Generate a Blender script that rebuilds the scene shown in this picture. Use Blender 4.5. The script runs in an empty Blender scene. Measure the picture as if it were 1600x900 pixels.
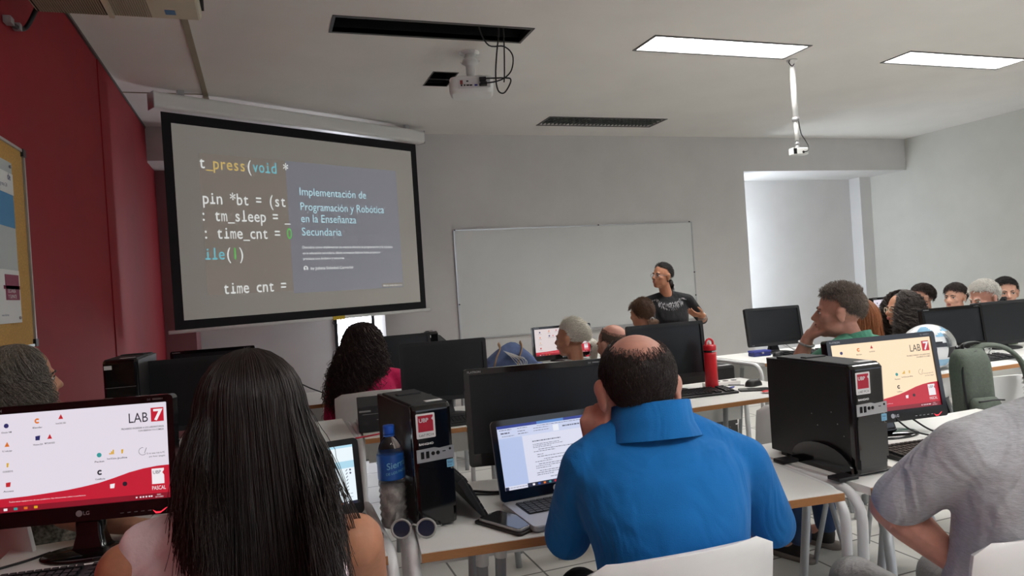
import bpy, math, random
import numpy as np
from mathutils import Matrix, Vector, Euler
R = math.radians
random.seed(7)
rng = np.random.default_rng(7)
scene = bpy.context.scene
COL = scene.collection

# ---------------------------------------------------------------- camera
cd = bpy.data.cameras.new('camera'); cam = bpy.data.objects.new('camera', cd); COL.objects.link(cam)
cd.sensor_width = 36.0; cd.lens = 36.0 * 1098.0 / 1600.0; cd.clip_start = 0.02; cd.clip_end = 60
EYE = Vector((0, 0, 1.40)); YAW, PITCH, ROLL = R(19.5), R(-0.2), R(3.75)
_f = Vector((math.sin(YAW) * math.cos(PITCH), math.cos(YAW) * math.cos(PITCH), math.sin(PITCH)))
_r = Vector((math.cos(YAW), -math.sin(YAW), 0)); _u = _r.cross(_f)
_r2 = _r * math.cos(ROLL) - _u * math.sin(ROLL); _u2 = _r * math.sin(ROLL) + _u * math.cos(ROLL)
cam.matrix_world = Matrix(((_r2.x, _u2.x, -_f.x, EYE.x), (_r2.y, _u2.y, -_f.y, EYE.y), (_r2.z, _u2.z, -_f.z, EYE.z), (0, 0, 0, 1)))
scene.camera = cam

# ---------------------------------------------------------------- light and exposure
vs = scene.view_settings
vs.view_transform = 'Standard'; vs.look = 'None'; vs.exposure = 0.16; vs.gamma = 1.0
try: vs.use_curve_mapping = False
except Exception: pass
world = bpy.data.worlds.new('world'); scene.world = world; world.use_nodes = True
bg = world.node_tree.nodes['Background']; bg.inputs[0].default_value = (0.72, 0.80, 1.0, 1); bg.inputs[1].default_value = 0.22
LAMP_L = 48.0          # radiance of a lit ceiling fixture
WIN_L = 9.0            # radiance of the niche windows
REAR_W = 30.0          # daylight through the windows behind the camera
def area_light(name, loc, rot, sx, sy, power, color=(1, 1, 1)):
    l = bpy.data.lights.new(name, 'AREA'); l.shape = 'RECTANGLE'; l.size = sx; l.size_y = sy
    l.energy = power; l.color = color
    o = bpy.data.objects.new(name, l); COL.objects.link(o); o.location = loc; o.rotation_euler = rot
    return o
area_light('rear_window_daylight', (4.9, -1.85, 1.7), (R(90), 0, 0), 6.5, 1.4, REAR_W, (0.80, 0.88, 1.0))

# ---------------------------------------------------------------- materials
def srgb(r, g, b):
    f = lambda c: (c / 255) / 12.92 if c <= 10 else (((c / 255) + 0.055) / 1.055) ** 2.4
    return (f(r), f(g), f(b))
def mat(name, col, rough=0.5, metal=0.0, var=0.0, scale=30.0, bump=0.0, bscale=80.0, spec=0.5, emit=0.0, ecol=None,
        trans=0.0, coat=0.0, sheen=0.0, sss=0.0, stretch=None, ior=1.45, fold=0.0):
    m = bpy.data.materials.new(name); m.use_nodes = True
    nt = m.node_tree; b = nt.nodes['Principled BSDF']
    b.inputs['Base Color'].default_value = (*col, 1); b.inputs['Roughness'].default_value = rough
    b.inputs['Metallic'].default_value = metal; b.inputs['Specular IOR Level'].default_value = spec
    b.inputs['IOR'].default_value = ior
    if trans: b.inputs['Transmission Weight'].default_value = trans
    if coat: b.inputs['Coat Weight'].default_value = coat; b.inputs['Coat Roughness'].default_value = 0.08
    if sheen: b.inputs['Sheen Weight'].default_value = sheen; b.inputs['Sheen Roughness'].default_value = 0.5
    if sss:
        b.inputs['Subsurface Weight'].default_value = sss; b.inputs['Subsurface Radius'].default_value = (0.012, 0.005, 0.003)
        b.inputs['Subsurface Scale'].default_value = 1.0
    if emit:
        b.inputs['Emission Color'].default_value = (*(ecol or col), 1); b.inputs['Emission Strength'].default_value = emit
    if var or bump:
        tc = nt.nodes.new('ShaderNodeTexCoord'); mp = nt.nodes.new('ShaderNodeMapping')
        nt.links.new(tc.outputs['Object'], mp.inputs['Vector'])
        if stretch: mp.inputs['Scale'].default_value = stretch
    if var:
        n = nt.nodes.new('ShaderNodeTexNoise'); n.inputs['Scale'].default_value = scale; n.inputs['Detail'].default_value = 4
        nt.links.new(mp.outputs['Vector'], n.inputs['Vector'])
        mr = nt.nodes.new('ShaderNodeMapRange'); mr.inputs['From Min'].default_value = 0.3; mr.inputs['From Max'].default_value = 0.7
        mr.inputs['To Min'].default_value = 1 - var; mr.inputs['To Max'].default_value = 1 + var
        nt.links.new(n.outputs['Fac'], mr.inputs['Value'])
        mx = nt.nodes.new('ShaderNodeMix'); mx.data_type = 'RGBA'; mx.blend_type = 'MULTIPLY'; mx.inputs['Factor'].default_value = 1
        mx.inputs[6].default_value = (*col, 1); nt.links.new(mr.outputs['Result'], mx.inputs[7])
        nt.links.new(mx.outputs[2], b.inputs['Base Color'])
    if bump:
        n2 = nt.nodes.new('ShaderNodeTexNoise'); n2.inputs['Scale'].default_value = bscale; n2.inputs['Detail'].default_value = 5
        nt.links.new(mp.outputs['Vector'], n2.inputs['Vector'])
        bp = nt.nodes.new('ShaderNodeBump'); bp.inputs['Strength'].default_value = bump; bp.inputs['Distance'].default_value = 0.01
        nt.links.new(n2.outputs['Fac'], bp.inputs['Height']); nt.links.new(bp.outputs['Normal'], b.inputs['Normal'])
    if fold:        # broad creases of worn cloth
        n3 = nt.nodes.new('ShaderNodeTexNoise'); n3.inputs['Scale'].default_value = 9; n3.inputs['Detail'].default_value = 2; n3.inputs['Distortion'].default_value = 1.2
        mp3 = nt.nodes.new('ShaderNodeMapping'); mp3.inputs['Scale'].default_value = (1.0, 1.0, .45); mp3.inputs['Rotation'].default_value = (0, .5, 0)
        nt.links.new(tc.outputs['Object'], mp3.inputs['Vector']); nt.links.new(mp3.outputs['Vector'], n3.inputs['Vector'])
        b3 = nt.nodes.new('ShaderNodeBump'); b3.inputs['Strength'].default_value = fold; b3.inputs['Distance'].default_value = 0.03
        nt.links.new(n3.outputs['Fac'], b3.inputs['Height']); nt.links.new(b3.outputs['Normal'], bp.inputs['Normal'])
    return m
def glow(name, col, strength):
    m = bpy.data.materials.new(name); m.use_nodes = True; nt = m.node_tree
    b = nt.nodes['Principled BSDF']; b.inputs['Base Color'].default_value = (0.02, 0.02, 0.02, 1); b.inputs['Roughness'].default_value = 0.35
    b.inputs['Emission Color'].default_value = (*col, 1); b.inputs['Emission Strength'].default_value = strength
    return m
M = {}
M['wall'] = mat('grey_wall_paint', srgb(214, 212, 210), 0.75, var=0.03, scale=3, bump=0.05, bscale=160)
M['wall_r'] = mat('dimmed_olive_wall_paint', srgb(203, 202, 194), 0.75, var=0.03, scale=3, bump=0.05, bscale=160)  # olive-tinted wall paint, its colour darkened to dim the over-bright right wall
M['ceil'] = mat('ceiling_paint', srgb(236, 233, 228), 0.85, var=0.025, scale=2, bump=0.04, bscale=120)
M['red'] = mat('red_wall_paint', srgb(142, 11, 27), 0.7, var=0.05, scale=2.5, bump=0.05, bscale=150)
M['maroon'] = mat('maroon_column', srgb(150, 104, 108), 0.7, var=0.04, scale=4)  # greyed maroon tone of the left niche column
M['white'] = mat('white_laminate', srgb(236, 236, 232), 0.35, var=0.02, scale=8)
M['wood'] = mat('beech_edge', srgb(162, 112, 68), 0.5, var=0.14, scale=14, stretch=(2, 20, 60))
M['tube'] = mat('grey_steel_tube', srgb(176, 180, 184), 0.35, metal=0.25)
M['tubew'] = mat('white_steel_tube', srgb(228, 229, 230), 0.3)
M['capw'] = mat('white_plastic_cap', srgb(235, 235, 232), 0.4)
M['plast'] = mat('white_chair_plastic', srgb(226, 226, 224), 0.38, var=0.015, scale=10)
M['black'] = mat('black_plastic', srgb(26, 26, 28), 0.42, var=0.08, scale=60, bump=0.03, bscale=400)
M['blackm'] = mat('matt_black_plastic', srgb(34, 35, 37), 0.6, bump=0.05, bscale=400, var=0.05)
M['gloss'] = mat('gloss_black', srgb(14, 13, 14), 0.12, coat=0.4)
M['key'] = mat('keycap_black', srgb(30, 30, 32), 0.5)
M['lcd'] = mat('dark_lcd', srgb(30, 32, 35), 0.32, spec=0.4, var=0.03, scale=5)
M['graycase'] = mat('grey_pc_side', srgb(46, 44, 44), 0.45, metal=0.3, var=0.06, scale=9)
M['silver'] = mat('silver_plastic', srgb(170, 170, 172), 0.35, metal=0.5)
M['chrome'] = mat('chrome', srgb(205, 207, 210), 0.18, metal=1.0)
M['cable'] = mat('black_cable', srgb(18, 18, 19), 0.45)
M['greycable'] = mat('pale_cable', srgb(190, 190, 190), 0.45)
M['paper'] = mat('white_paper', srgb(238, 238, 236), 0.7)
M['inkred'] = mat('crimson_ink', srgb(176, 22, 50), 0.55)
M['ink'] = mat('black_ink', srgb(28, 28, 30), 0.6)
M['lab_w'] = mat('white_print', srgb(225, 225, 225), 0.5)
M['bluestk'] = mat('blue_sticker', srgb(120, 178, 205), 0.4)
M['hole'] = mat('black_void', srgb(10, 10, 11), 0.9)
M['frame'] = mat('dark_alu', srgb(92, 90, 88), 0.4, metal=0.6)
M['alu'] = mat('pale_alu', srgb(196, 198, 200), 0.3, metal=0.7)
M['lamp'] = glow('lit_louvre', (1.0, 0.985, 0.96), LAMP_L)
M['louvre'] = mat('grey_louvre', srgb(120, 126, 120), 0.35, metal=0.6, var=0.15, scale=40)
M['cream'] = mat('cream_plastic', srgb(206, 196, 172), 0.45, var=0.03, scale=6)
M['creamd'] = mat('cream_plastic_dark', srgb(150, 138, 116), 0.5)
M['cork'] = mat('cork', srgb(196, 152, 84), 0.85, var=0.16, scale=120, bump=0.15, bscale=220)
M['sky'] = glow('daylight_pane', (0.82, 0.90, 1.0), WIN_L)
M['skyl'] = glow('daylight_pane_left', (0.88, 0.92, 1.0), WIN_L * 1.25)
M['wb'] = mat('whiteboard_enamel', srgb(220, 222, 220), 0.28, var=0.02, scale=3)
M['screen'] = mat('projection_fabric', srgb(188, 184, 176), 0.9, emit=0.085, ecol=srgb(205, 205, 198))
M['scrblack'] = mat('black_screen_border', srgb(24, 23, 26), 0.9)
M['redl'] = glow('red_status_light', srgb(255, 50, 70), 1.2)

# ---------------------------------------------------------------- mesh builder
_txt = {}
def text_mesh(s, align='LEFT', bold=0.0):
    k = (s, align, bold)
    if k not in _txt:
        cu = bpy.data.curves.new('t', 'FONT'); cu.body = s; cu.size = 1.0; cu.align_x = align; cu.resolution_u = 3
        cu.offset = bold; cu.fill_mode = 'FRONT'
        o = bpy.data.objects.new('t', cu); me = o.to_mesh()
        v = [tuple(p.co) for p in me.vertices]; f = [tuple(p.vertices) for p in me.polygons]
        o.to_mesh_clear(); bpy.data.objects.remove(o); bpy.data.curves.remove(cu)
        _txt[k] = (v, f)
    return _txt[k]
class MB:
    def __init__(s): s.v = []; s.f = []; s.m = []; s.sm = []; s.cuts = []
    def add(s, v, f, mi=0, X=None, smooth=False):
        n = len(s.v); s.cuts.append((n, len(s.f)))
        s.v += [tuple(X @ Vector(p)) for p in v] if X is not None else [tuple(p) for p in v]
        s.f += [tuple(i + n for i in q) for q in f]; s.m += [mi] * len(f); s.sm += [smooth] * len(f)
        return s
    def box(s, c, d, mi=0, X=None, rot=None):
        x, y, z = d[0] / 2, d[1] / 2, d[2] / 2
        v = [Vector((a * x, b * y, e * z)) for a in (-1, 1) for b in (-1, 1) for e in (-1, 1)]
        if rot is not None: v = [rot @ p for p in v]
        v = [p + Vector(c) for p in v]
        return s.add(v, [(0, 1, 3, 2), (4, 6, 7, 5), (0, 4, 5, 1), (2, 3, 7, 6), (0, 2, 6, 4), (1, 5, 7, 3)], mi, X)
    def span(s, a, b, mi=0, X=None):
        return s.box([(a[i] + b[i]) / 2 for i in range(3)], [abs(b[i] - a[i]) for i in range(3)], mi, X)
    def tube(s, pts, r, seg=8, mi=0, X=None, cap=True, flat=None):
        P = [Vector(p) for p in pts]; n = len(P)
        rr = r if isinstance(r, (list, tuple, np.ndarray)) else [r] * n
        v = []; f = []; prev = None
        for i, p in enumerate(P):
            t = (P[min(i + 1, n - 1)] - P[max(i - 1, 0)])
            t = t.normalized() if t.length > 1e-9 else Vector((0, 0, 1))
            if prev is None:
                a = Vector((0, 0, 1)) if abs(t.z) < 0.9 else Vector((1, 0, 0))
                u = t.cross(a).normalized()
            else:
                u = (prev - t * prev.dot(t))
                u = u.normalized() if u.length > 1e-9 else t.orthogonal().normalized()
            prev = u; w = t.cross(u)
            for k in range(seg):
                a = 2 * math.pi * k / seg
                v.append(p + u * (math.cos(a) * rr[i]) + w * (math.sin(a) * rr[i] * (flat or 1)))
        for i in range(n - 1):
            for k in range(seg):
                f.append((i * seg + k, i * seg + (k + 1) % seg, (i + 1) * seg + (k + 1) % seg, (i + 1) * seg + k))
        if cap: f.append(tuple(range(seg))[::-1]); f.append(tuple((n - 1) * seg + k for k in range(seg)))
        return s.add(v, f, mi, X, True)
    def lathe(s, prof, seg=20, mi=0, X=None, sx=1.0, sy=1.0, c=(0, 0, 0)):
        v = []; f = []; n = len(prof)
        for r, z in prof:
            for k in range(seg):
                a = 2 * math.pi * k / seg; v.append((c[0] + r * math.cos(a) * sx, c[1] + r * math.sin(a) * sy, c[2] + z))
        for i in range(n - 1):
            for k in range(seg):
                f.append((i * seg + k, i * seg + (k + 1) % seg, (i + 1) * seg + (k + 1) % seg, (i + 1) * seg + k))
        if prof[0][0] > 1e-6: f.append(tuple(range(seg))[::-1])
        if prof[-1][0] > 1e-6: f.append(tuple((n - 1) * seg + k for k in range(seg)))
        return s.add(v, f, mi, X, True)
    def ell(s, c, r, mi=0, X=None, rot=None, seg=16, rings=10):
        v = [Vector((0, 0, -r[2]))]; f = []
        for i in range(1, rings):
            t = math.pi * i / rings - math.pi / 2
            for k in range(seg):
                a = 2 * math.pi * k / seg
                v.append(Vector((r[0] * math.cos(t) * math.cos(a), r[1] * math.cos(t) * math.sin(a), r[2] * math.sin(t))))
        v.append(Vector((0, 0, r[2]))); L = len(v) - 1
        for k in range(seg):
            f.append((0, 1 + (k + 1) % seg, 1 + k)); b = 1 + (rings - 2) * seg
            f.append((L, b + k, b + (k + 1) % seg))
        for i in range(rings - 2):
            for k in range(seg):
                a = 1 + i * seg
                f.append((a + k, a + (k + 1) % seg, a + seg + (k + 1) % seg, a + seg + k))
        if rot is not None: v = [rot @ p for p in v]
        v = [p + Vector(c) for p in v]
        return s.add(v, f, mi, X, True)
    def loft(s, rings, mi=0, X=None, cap=True, closed=True, smooth=True):
        n = len(rings); k = len(rings[0]); v = [p for r in rings for p in r]; f = []
        for i in range(n - 1):
            for j in range(k if closed else k - 1):
                f.append((i * k + j, i * k + (j + 1) % k, (i + 1) * k + (j + 1) % k, (i + 1) * k + j))
        if cap and closed: f.append(tuple(range(k))[::-1]); f.append(tuple((n - 1) * k + j for j in range(k)))
        return s.add(v, f, mi, X, smooth)
    def prism(s, poly, h, mi=0, X=None):
        """polygon in local XZ, facing -Y at y=0, extruded back to y=h"""
        n = len(poly); v = [(p[0], 0, p[1]) for p in poly] + [(p[0], h, p[1]) for p in poly]
        f = [tuple(range(n)), tuple(range(2 * n - 1, n - 1, -1))]
        f += [(i, i + n, (i + 1) % n + n, (i + 1) % n) for i in range(n)]
        return s.add(v, f, mi, X)
    def flat(s, poly, y, mi=0, X=None):
        return s.add([(p[0], y, p[1]) for p in poly], [tuple(range(len(poly)))], mi, X)
    def text(s, t, x, z, size, y=0.0, mi=0, X=None, align='LEFT', bold=0.0, w=None, sx=1.0):
        """lettering on a surface that faces -Y"""
        v, f = text_mesh(t, align, bold)
        if not v: return s
        kx = size * sx
        if w:
            xs = [p[0] for p in v]; kx = w / max(1e-6, max(xs) - min(xs))
        return s.add([(x + p[0] * kx, y, z + p[1] * size) for p in v], f, mi, X)
    def build(s, name, mats, parent=None, loc=None, rz=None, bevel=0.0, seg=2, smooth=None, X=None):
        me = bpy.data.meshes.new(name); me.from_pydata(s.v, [], s.f)
        for m_ in (mats if isinstance(mats, (list, tuple)) else [mats]):
            me.materials.append(M[m_] if isinstance(m_, str) else m_)
        if len(s.f):
            me.polygons.foreach_set('material_index', s.m)
            me.polygons.foreach_set('use_smooth', s.sm if smooth is None else [smooth] * len(s.f))
        me.update()
        o = bpy.data.objects.new(name, me); COL.objects.link(o)
        if parent is not None: o.parent = parent
        if loc is not None: o.location = loc
        if rz is not None: o.rotation_euler.z = rz
        if bevel:
            b = o.modifiers.new('bevel', 'BEVEL'); b.width = bevel; b.segments = seg; b.limit_method = 'ANGLE'; b.angle_limit = R(40)
            b.harden_normals = False
        return o
def each(mb, name, mats, parent, **k):
    """every shape that was added becomes a part of its own"""
    out = []; cuts = mb.cuts + [(len(mb.v), len(mb.f))]
    for (v0, f0), (v1, f1) in zip(cuts[:-1], cuts[1:]):
        b = MB(); b.add(mb.v[v0:v1], [tuple(i - v0 for i in f) for f in mb.f[f0:f1]]); b.m = mb.m[f0:f1]; b.sm = mb.sm[f0:f1]
        out.append(b.build(name, mats, parent, **k))
    return out
def tag(o, label, cat, group=None):
    o['label'] = label; o['category'] = cat
    if group: o['group'] = group
    return o
def thing(name, label, cat, loc=(0, 0, 0), rz=0.0, group=None):
    o = bpy.data.objects.new(name, None); COL.objects.link(o); o.location = loc; o.rotation_euler = (0, 0, rz)
    o.empty_display_size = 0.05
    return tag(o, label, cat, group)
def struct(name, mb, mats, **k):
    o = mb.build(name, mats, **k); o['kind'] = 'structure'; return o
def copy_tree(o, parent=None):
    c = o.copy(); COL.objects.link(c)
    if parent is not None: c.parent = parent
    for ch in list(o.children): copy_tree(ch, c)
    return c
def spline(pts, n=24):
    """Catmull-Rom through the points"""
    P = [np.array(p, float) for p in pts]; P = [2 * P[0] - P[1]] + P + [2 * P[-1] - P[-2]]; out = []
    m = len(P) - 3
    for i in range(m):
        k = max(2, n // m)
        for j in range(k):
            t = j / k; a, b, c, d = P[i:i + 4]
            out.append(0.5 * ((2 * b) + (-a + c) * t + (2 * a - 5 * b + 4 * c - d) * t * t + (-a + 3 * b - 3 * c + d) * t ** 3))
    out.append(P[-2]); return [tuple(p) for p in out]
def rrect(w, h, r, n=5, cx=0.0, cz=0.0):
    out = []
    for sx, sz, a0 in ((1, 1, 0), (-1, 1, 90), (-1, -1, 180), (1, -1, 270)):
        for k in range(n + 1):
            a = R(a0 + 90 * k / n)
            out.append((cx + sx * (w / 2 - r) + r * math.cos(a), cz + sz * (h / 2 - r) + r * math.sin(a)))
    return out

# ================================================================ THE ROOM
XL, XR, YB, YN, YR, CH = -1.0, 9.15, 7.9, 8.77, -1.95, 3.2
BX0, BX1, ZB = 1.27, 6.23, 2.86            # the block that carries the whiteboard; underside of the beam
def floor_mat():
    m = mat('floor_tiles', srgb(200, 198, 190), 0.5, var=0.06, scale=30)
    nt = m.node_tree; b = nt.nodes['Principled BSDF']
    tc = nt.nodes.new('ShaderNodeTexCoord'); mp = nt.nodes.new('ShaderNodeMapping'); mp.inputs['Rotation'].default_value = (0, 0, R(0))
    br = nt.nodes.new('ShaderNodeTexBrick'); br.offset = 0.0; br.inputs['Scale'].default_value = 1.0
    br.inputs['Brick Width'].default_value = 0.4; br.inputs['Row Height'].default_value = 0.4
    br.inputs['Mortar Size'].default_value = 0.006; br.inputs['Mortar Smooth'].default_value = 0.3
    br.inputs['Color1'].default_value = (*srgb(214, 212, 205), 1); br.inputs['Color2'].default_value = (*srgb(222, 220, 214), 1)
    br.inputs['Mortar'].default_value = (*srgb(112, 110, 104), 1)
    nz = nt.nodes.new('ShaderNodeTexNoise'); nz.inputs['Scale'].default_value = 140; nz.inputs['Detail'].default_value = 3
    mx = nt.nodes.new('ShaderNodeMix'); mx.data_type = 'RGBA'; mx.blend_type = 'MULTIPLY'; mx.inputs['Factor'].default_value = 0.12
    nt.links.new(tc.outputs['Object'], mp.inputs['Vector']); nt.links.new(mp.outputs['Vector'], br.inputs['Vector'])
    nt.links.new(tc.outputs['Object'], nz.inputs['Vector'])
    nt.links.new(br.outputs['Color'], mx.inputs[6]); nt.links.new(nz.outputs['Fac'], mx.inputs[7])
    nt.links.new(mx.outputs[2], b.inputs['Base Color'])
    return m
M['floor'] = floor_mat()
struct('floor', MB().span((XL - .2, YR - .1, -0.1), (XR + .2, YN + .2, 0)), 'floor')
# ceiling with three recessed bays cut out of it
BAYS = [(0.55, 1.90, 4.60, 4.86, 0.22), (2.90, 4.33, 4.58, 4.88, 0.10), (5.42, 6.85, 4.56, 4.84, 0.10), (3.06, 4.49, 7.02, 7.38, 0.10), (1.44, 1.64, 5.64, 6.02, 0.2),
        (3.0, 4.4, 1.9, 2.2, 0.1), (5.5, 6.9, 1.9, 2.2, 0.1), (3.0, 4.4, -.75, -.45, 0.1), (.5, 1.9, -.75, -.45, 0.1)]  # last two bays hold the added lights behind the camera
def ceiling_mesh():
    xs = sorted({XL - .2, XR + .2, *[b[0] for b in BAYS], *[b[1] for b in BAYS]}); ys = sorted({YR - .1, YN + .2, *[b[2] for b in BAYS], *[b[3] for b in BAYS]})
    mb = MB()
    for i in range(len(xs) - 1):
        for j in range(len(ys) - 1):
            cx, cy = (xs[i] + xs[i + 1]) / 2, (ys[j] + ys[j + 1]) / 2
            if any(b[0] < cx < b[1] and b[2] < cy < b[3] for b in BAYS): continue
            mb.add([(xs[i], ys[j], CH), (xs[i], ys[j + 1], CH), (xs[i + 1], ys[j + 1], CH), (xs[i + 1], ys[j], CH)], [(0, 1, 2, 3)])
    for x0, x1, y0, y1, d in BAYS:
        v = [(x, y, z) for z in (CH, CH + d) for x, y in ((x0, y0), (x1, y0), (x1, y1), (x0, y1))]
        mb.add(v, [(0, 1, 5, 4), (1, 2, 6, 5), (2, 3, 7, 6), (3, 0, 4, 7), (4, 5, 6, 7)], 1 if d > .15 else 0)
    mb.span((XL - .2, YR - .1, CH + .3), (XR + .2, YN + .2, CH + .36))
    return mb
struct('ceiling', ceiling_mesh(), ['ceil', 'hole'])
struct('wall_left', MB().span((XL - .2, YR, 0), (XL, YN + .1, CH)), 'red')
struct('trim_1', MB().span((XL - .01, 5.6, 0), (XL + .008, 7.72, CH)), 'red')
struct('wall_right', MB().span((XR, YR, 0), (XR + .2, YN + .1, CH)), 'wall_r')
struct('wall_back', MB().span((BX0, YB, 0), (BX1, YN + .1, CH)), 'wall')
struct('trim_2', MB().span((XL, YB - .2, ZB), (BX0, YN, CH)).span((BX1, YB, ZB - .12), (XR, YN, CH)), 'wall')
struct('wall_niche', MB().span((XL - .1, YN, 0), (BX0 + .1, YN + .15, CH)).span((BX1 - .1, YN, 0), (XR + .1, YN + .15, CH)), 'wall')
struct('trim_3', MB().span((8.93, 8.56, 0), (XR, YN, ZB - .12)), 'wall')
struct('trim_4', MB().span((XL, 8.25, 0), (XL + .30, YN, ZB)), 'maroon')
# rear wall with its long window band
mb = MB().span((XL, YR - .15, 0), (XR, YR, .9)).span((XL, YR - .15, 2.5), (XR, YR, CH)).span((XL, YR - .15, .9), (1.3, YR, 2.5)).span((8.4, YR - .15, .9), (XR, YR, 2.5))
struct('wall_rear', mb, 'wall')
mb = MB()
for x in (1.3, 3.07, 4.84, 6.61, 8.38): mb.span((x - .02, YR - .1, .9), (x + .02, YR - .04, 2.5))
struct('window_3', mb.span((1.3, YR - .1, .9), (8.4, YR - .04, .94)).span((1.3, YR - .1, 2.46), (8.4, YR - .04, 2.5)), 'alu')
# niche windows: a bright pane behind a dark frame, on the niche's back wall (left) and on the block's return (right)
def window(name, w, h, loc, rz, nx):
    f = MB()
    f.span((-w / 2, -.03, 0), (-w / 2 + .035, 0, h)).span((w / 2 - .035, -.03, 0), (w / 2, 0, h)).span((-w / 2, -.03, 0), (w / 2, 0, .04)).span((-w / 2, -.03, h - .04), (w / 2, 0, h))
    o = struct(name, f, 'scrblack', loc=loc, rz=rz)
    MB().span((-w / 2 + .03, -.012, .03), (w / 2 - .03, -.006, h - .03)).build('pane', 'sky' if nx == 2 else 'skyl', o)
    m = MB()
    for i in range(1, nx): m.box((-w / 2 + w * i / nx, -.016, h / 2), (.008, .008, h - .06))
    m.box((0, -.016, h * .50), (w - .06, .008, .008)); m.box((0, -.016, h * .25), (w - .06, .008, .008)); m.box((0, -.016, h * .75), (w - .06, .008, .008))
    m.build('muntin', 'frame', o)
    return o
window('window_1', 0.48, 2.0, (1.03, YN, .55), 0, 3)
window('window_2', 0.7, 2.1, (BX1, 8.33, .5), R(90), 2)
# ceiling seams, trunking and skirting
struct('trim_5', MB().span((-.375, 3.9, CH - .012), (-.335, 6.72, CH + .001)), 'creamd')
struct('trim_6', MB().span((XL, 6.485, CH - .004), (-.34, 6.505, CH + .001)), 'creamd')
struct('trim_7', MB().span((XL, YR, CH - .02), (XL + .015, YB, CH)), 'frame')
struct('baseboard_back', MB().span((BX0, YB - .012, 0), (BX1, YB, .08)), 'wall')
struct('baseboard_right', MB().span((XR - .012, YR, 0), (XR, 8.5, .08)), 'wall')

# ================================================================ CEILING THINGS
def bay_frame(x0, x1, y0, y1, w=.022, z=.006):
    return MB().span((x0 - w, y0 - w, CH - z), (x1 + w, y0, CH)).span((x0 - w, y1, CH - z), (x1 + w, y1 + w, CH)).span((x0 - w, y0, CH - z), (x0, y1, CH)).span((x1, y0, CH - z), (x1 + w, y1, CH))
def ceiling_light(bay, label, lit, group):
    x0, x1, y0, y1, d = bay; cx, cy = (x0 + x1) / 2, (y0 + y1) / 2; w, l = x1 - x0, y1 - y0
    t = thing('ceiling_light', label, 'ceiling light', (cx, cy, CH), 0, group)
    fm = MB()
    for a, b in (((-w / 2 - .022, -l / 2 - .022), (w / 2 + .022, -l / 2)), ((-w / 2 - .022, l / 2), (w / 2 + .022, l / 2 + .022)), ((-w / 2 - .022, -l / 2), (-w / 2, l / 2)), ((w / 2, -l / 2), (w / 2 + .022, l / 2))):
        fm.span((*a, -.006), (*b, 0))
    fm.build('frame', 'frame', t)
    if lit:
        MB().span((-w / 2 + .002, -l / 2 + .002, .028), (w / 2 - .002, l / 2 - .002, .034)).build('diffuser', 'lamp', t)
        n, lm = 22, 'alu'
    else:
        MB().span((-w / 2 + .002, -l / 2 + .002, .085), (w / 2 - .002, l / 2 - .002, .09)).build('reflector', 'louvre', t)
        tb = MB()
        for yy in (-.08, .08): tb.tube([(-w / 2 + .03, yy, .05), (w / 2 - .03, yy, .05)], .013)
        tb.build('fluorescent_tube', 'lab_w', t)
        n, lm = 30, 'louvre'
    m = MB()
    for i in range(1, n): m.box((-w / 2 + w * i / n, 0, .012), (.003, l, .024))
    for yy in (-l / 4, 0, l / 4): m.box((0, yy, .012), (w, .004, .024))
    m.build('louvre_grid', lm, t)
    return t
ceiling_light(BAYS[1], 'lit recessed fluorescent light beside the white camera pole', True, 'recessed ceiling lights')
ceiling_light(BAYS[2], 'lit recessed fluorescent light at the right end of the row, near right wall', True, 'recessed ceiling lights')
ceiling_light(BAYS[3], 'unlit recessed light with a grey louvre, above the whiteboard', False, 'recessed ceiling lights')
ceiling_light(BAYS[5], 'lit recessed light over the front desks, above the camera', True, 'recessed ceiling lights')
ceiling_light(BAYS[6], 'lit recessed light over the front desks, nearest the right wall', True, 'recessed ceiling lights')
ceiling_light(BAYS[7], 'added unseen lit recessed light behind the camera, right of the other', True, 'recessed ceiling lights')  # unseen fixture added to brighten the backs of the people
ceiling_light(BAYS[8], 'added unseen lit recessed light behind the camera, nearest the red wall', True, 'recessed ceiling lights')  # unseen fixture added to lift the dim left foreground
# the open bay left by a removed light, its metal rim and the stubs inside
t = thing('ceiling_opening', 'long dark ceiling bay with its light removed, above the projector', 'ceiling opening', (1.225, 4.73, CH))
fm = MB()
for a, b in (((-.695, -.15), (.695, -.13)), ((-.695, .13), (.695, .15)), ((-.695, -.13), (-.675, .13)), ((.675, -.13), (.695, .13))): fm.span((*a, -.006), (*b, .03))
fm.build('rim', 'frame', t)
m = MB().box((.1, .03, .12), (.10, .16, .05)).box((.42, 0, .14), (.16, .05, .03)).box((-.52, .02, .08), (.11, .05, .04)).box((0, -.10, .1), (1.3, .02, .04))
each(m, 'mounting_bracket', 'graycase', t)
t = thing('ceiling_hatch', 'small square dark ceiling opening behind the projector', 'ceiling opening', (1.54, 5.83, CH))
MB().span((-.10, -.005, -.004), (.10, .005, 0)).build('hatch_bar', 'frame', t)
fm = MB()
for a, b in (((-.11, -.2), (.11, -.19)), ((-.11, .19), (.11, .2)), ((-.11, -.19), (-.10, .19)), ((.10, -.19), (.11, .19))): fm.span((*a, -.004), (*b, .02))
fm.build('rim', 'frame', t)

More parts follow.
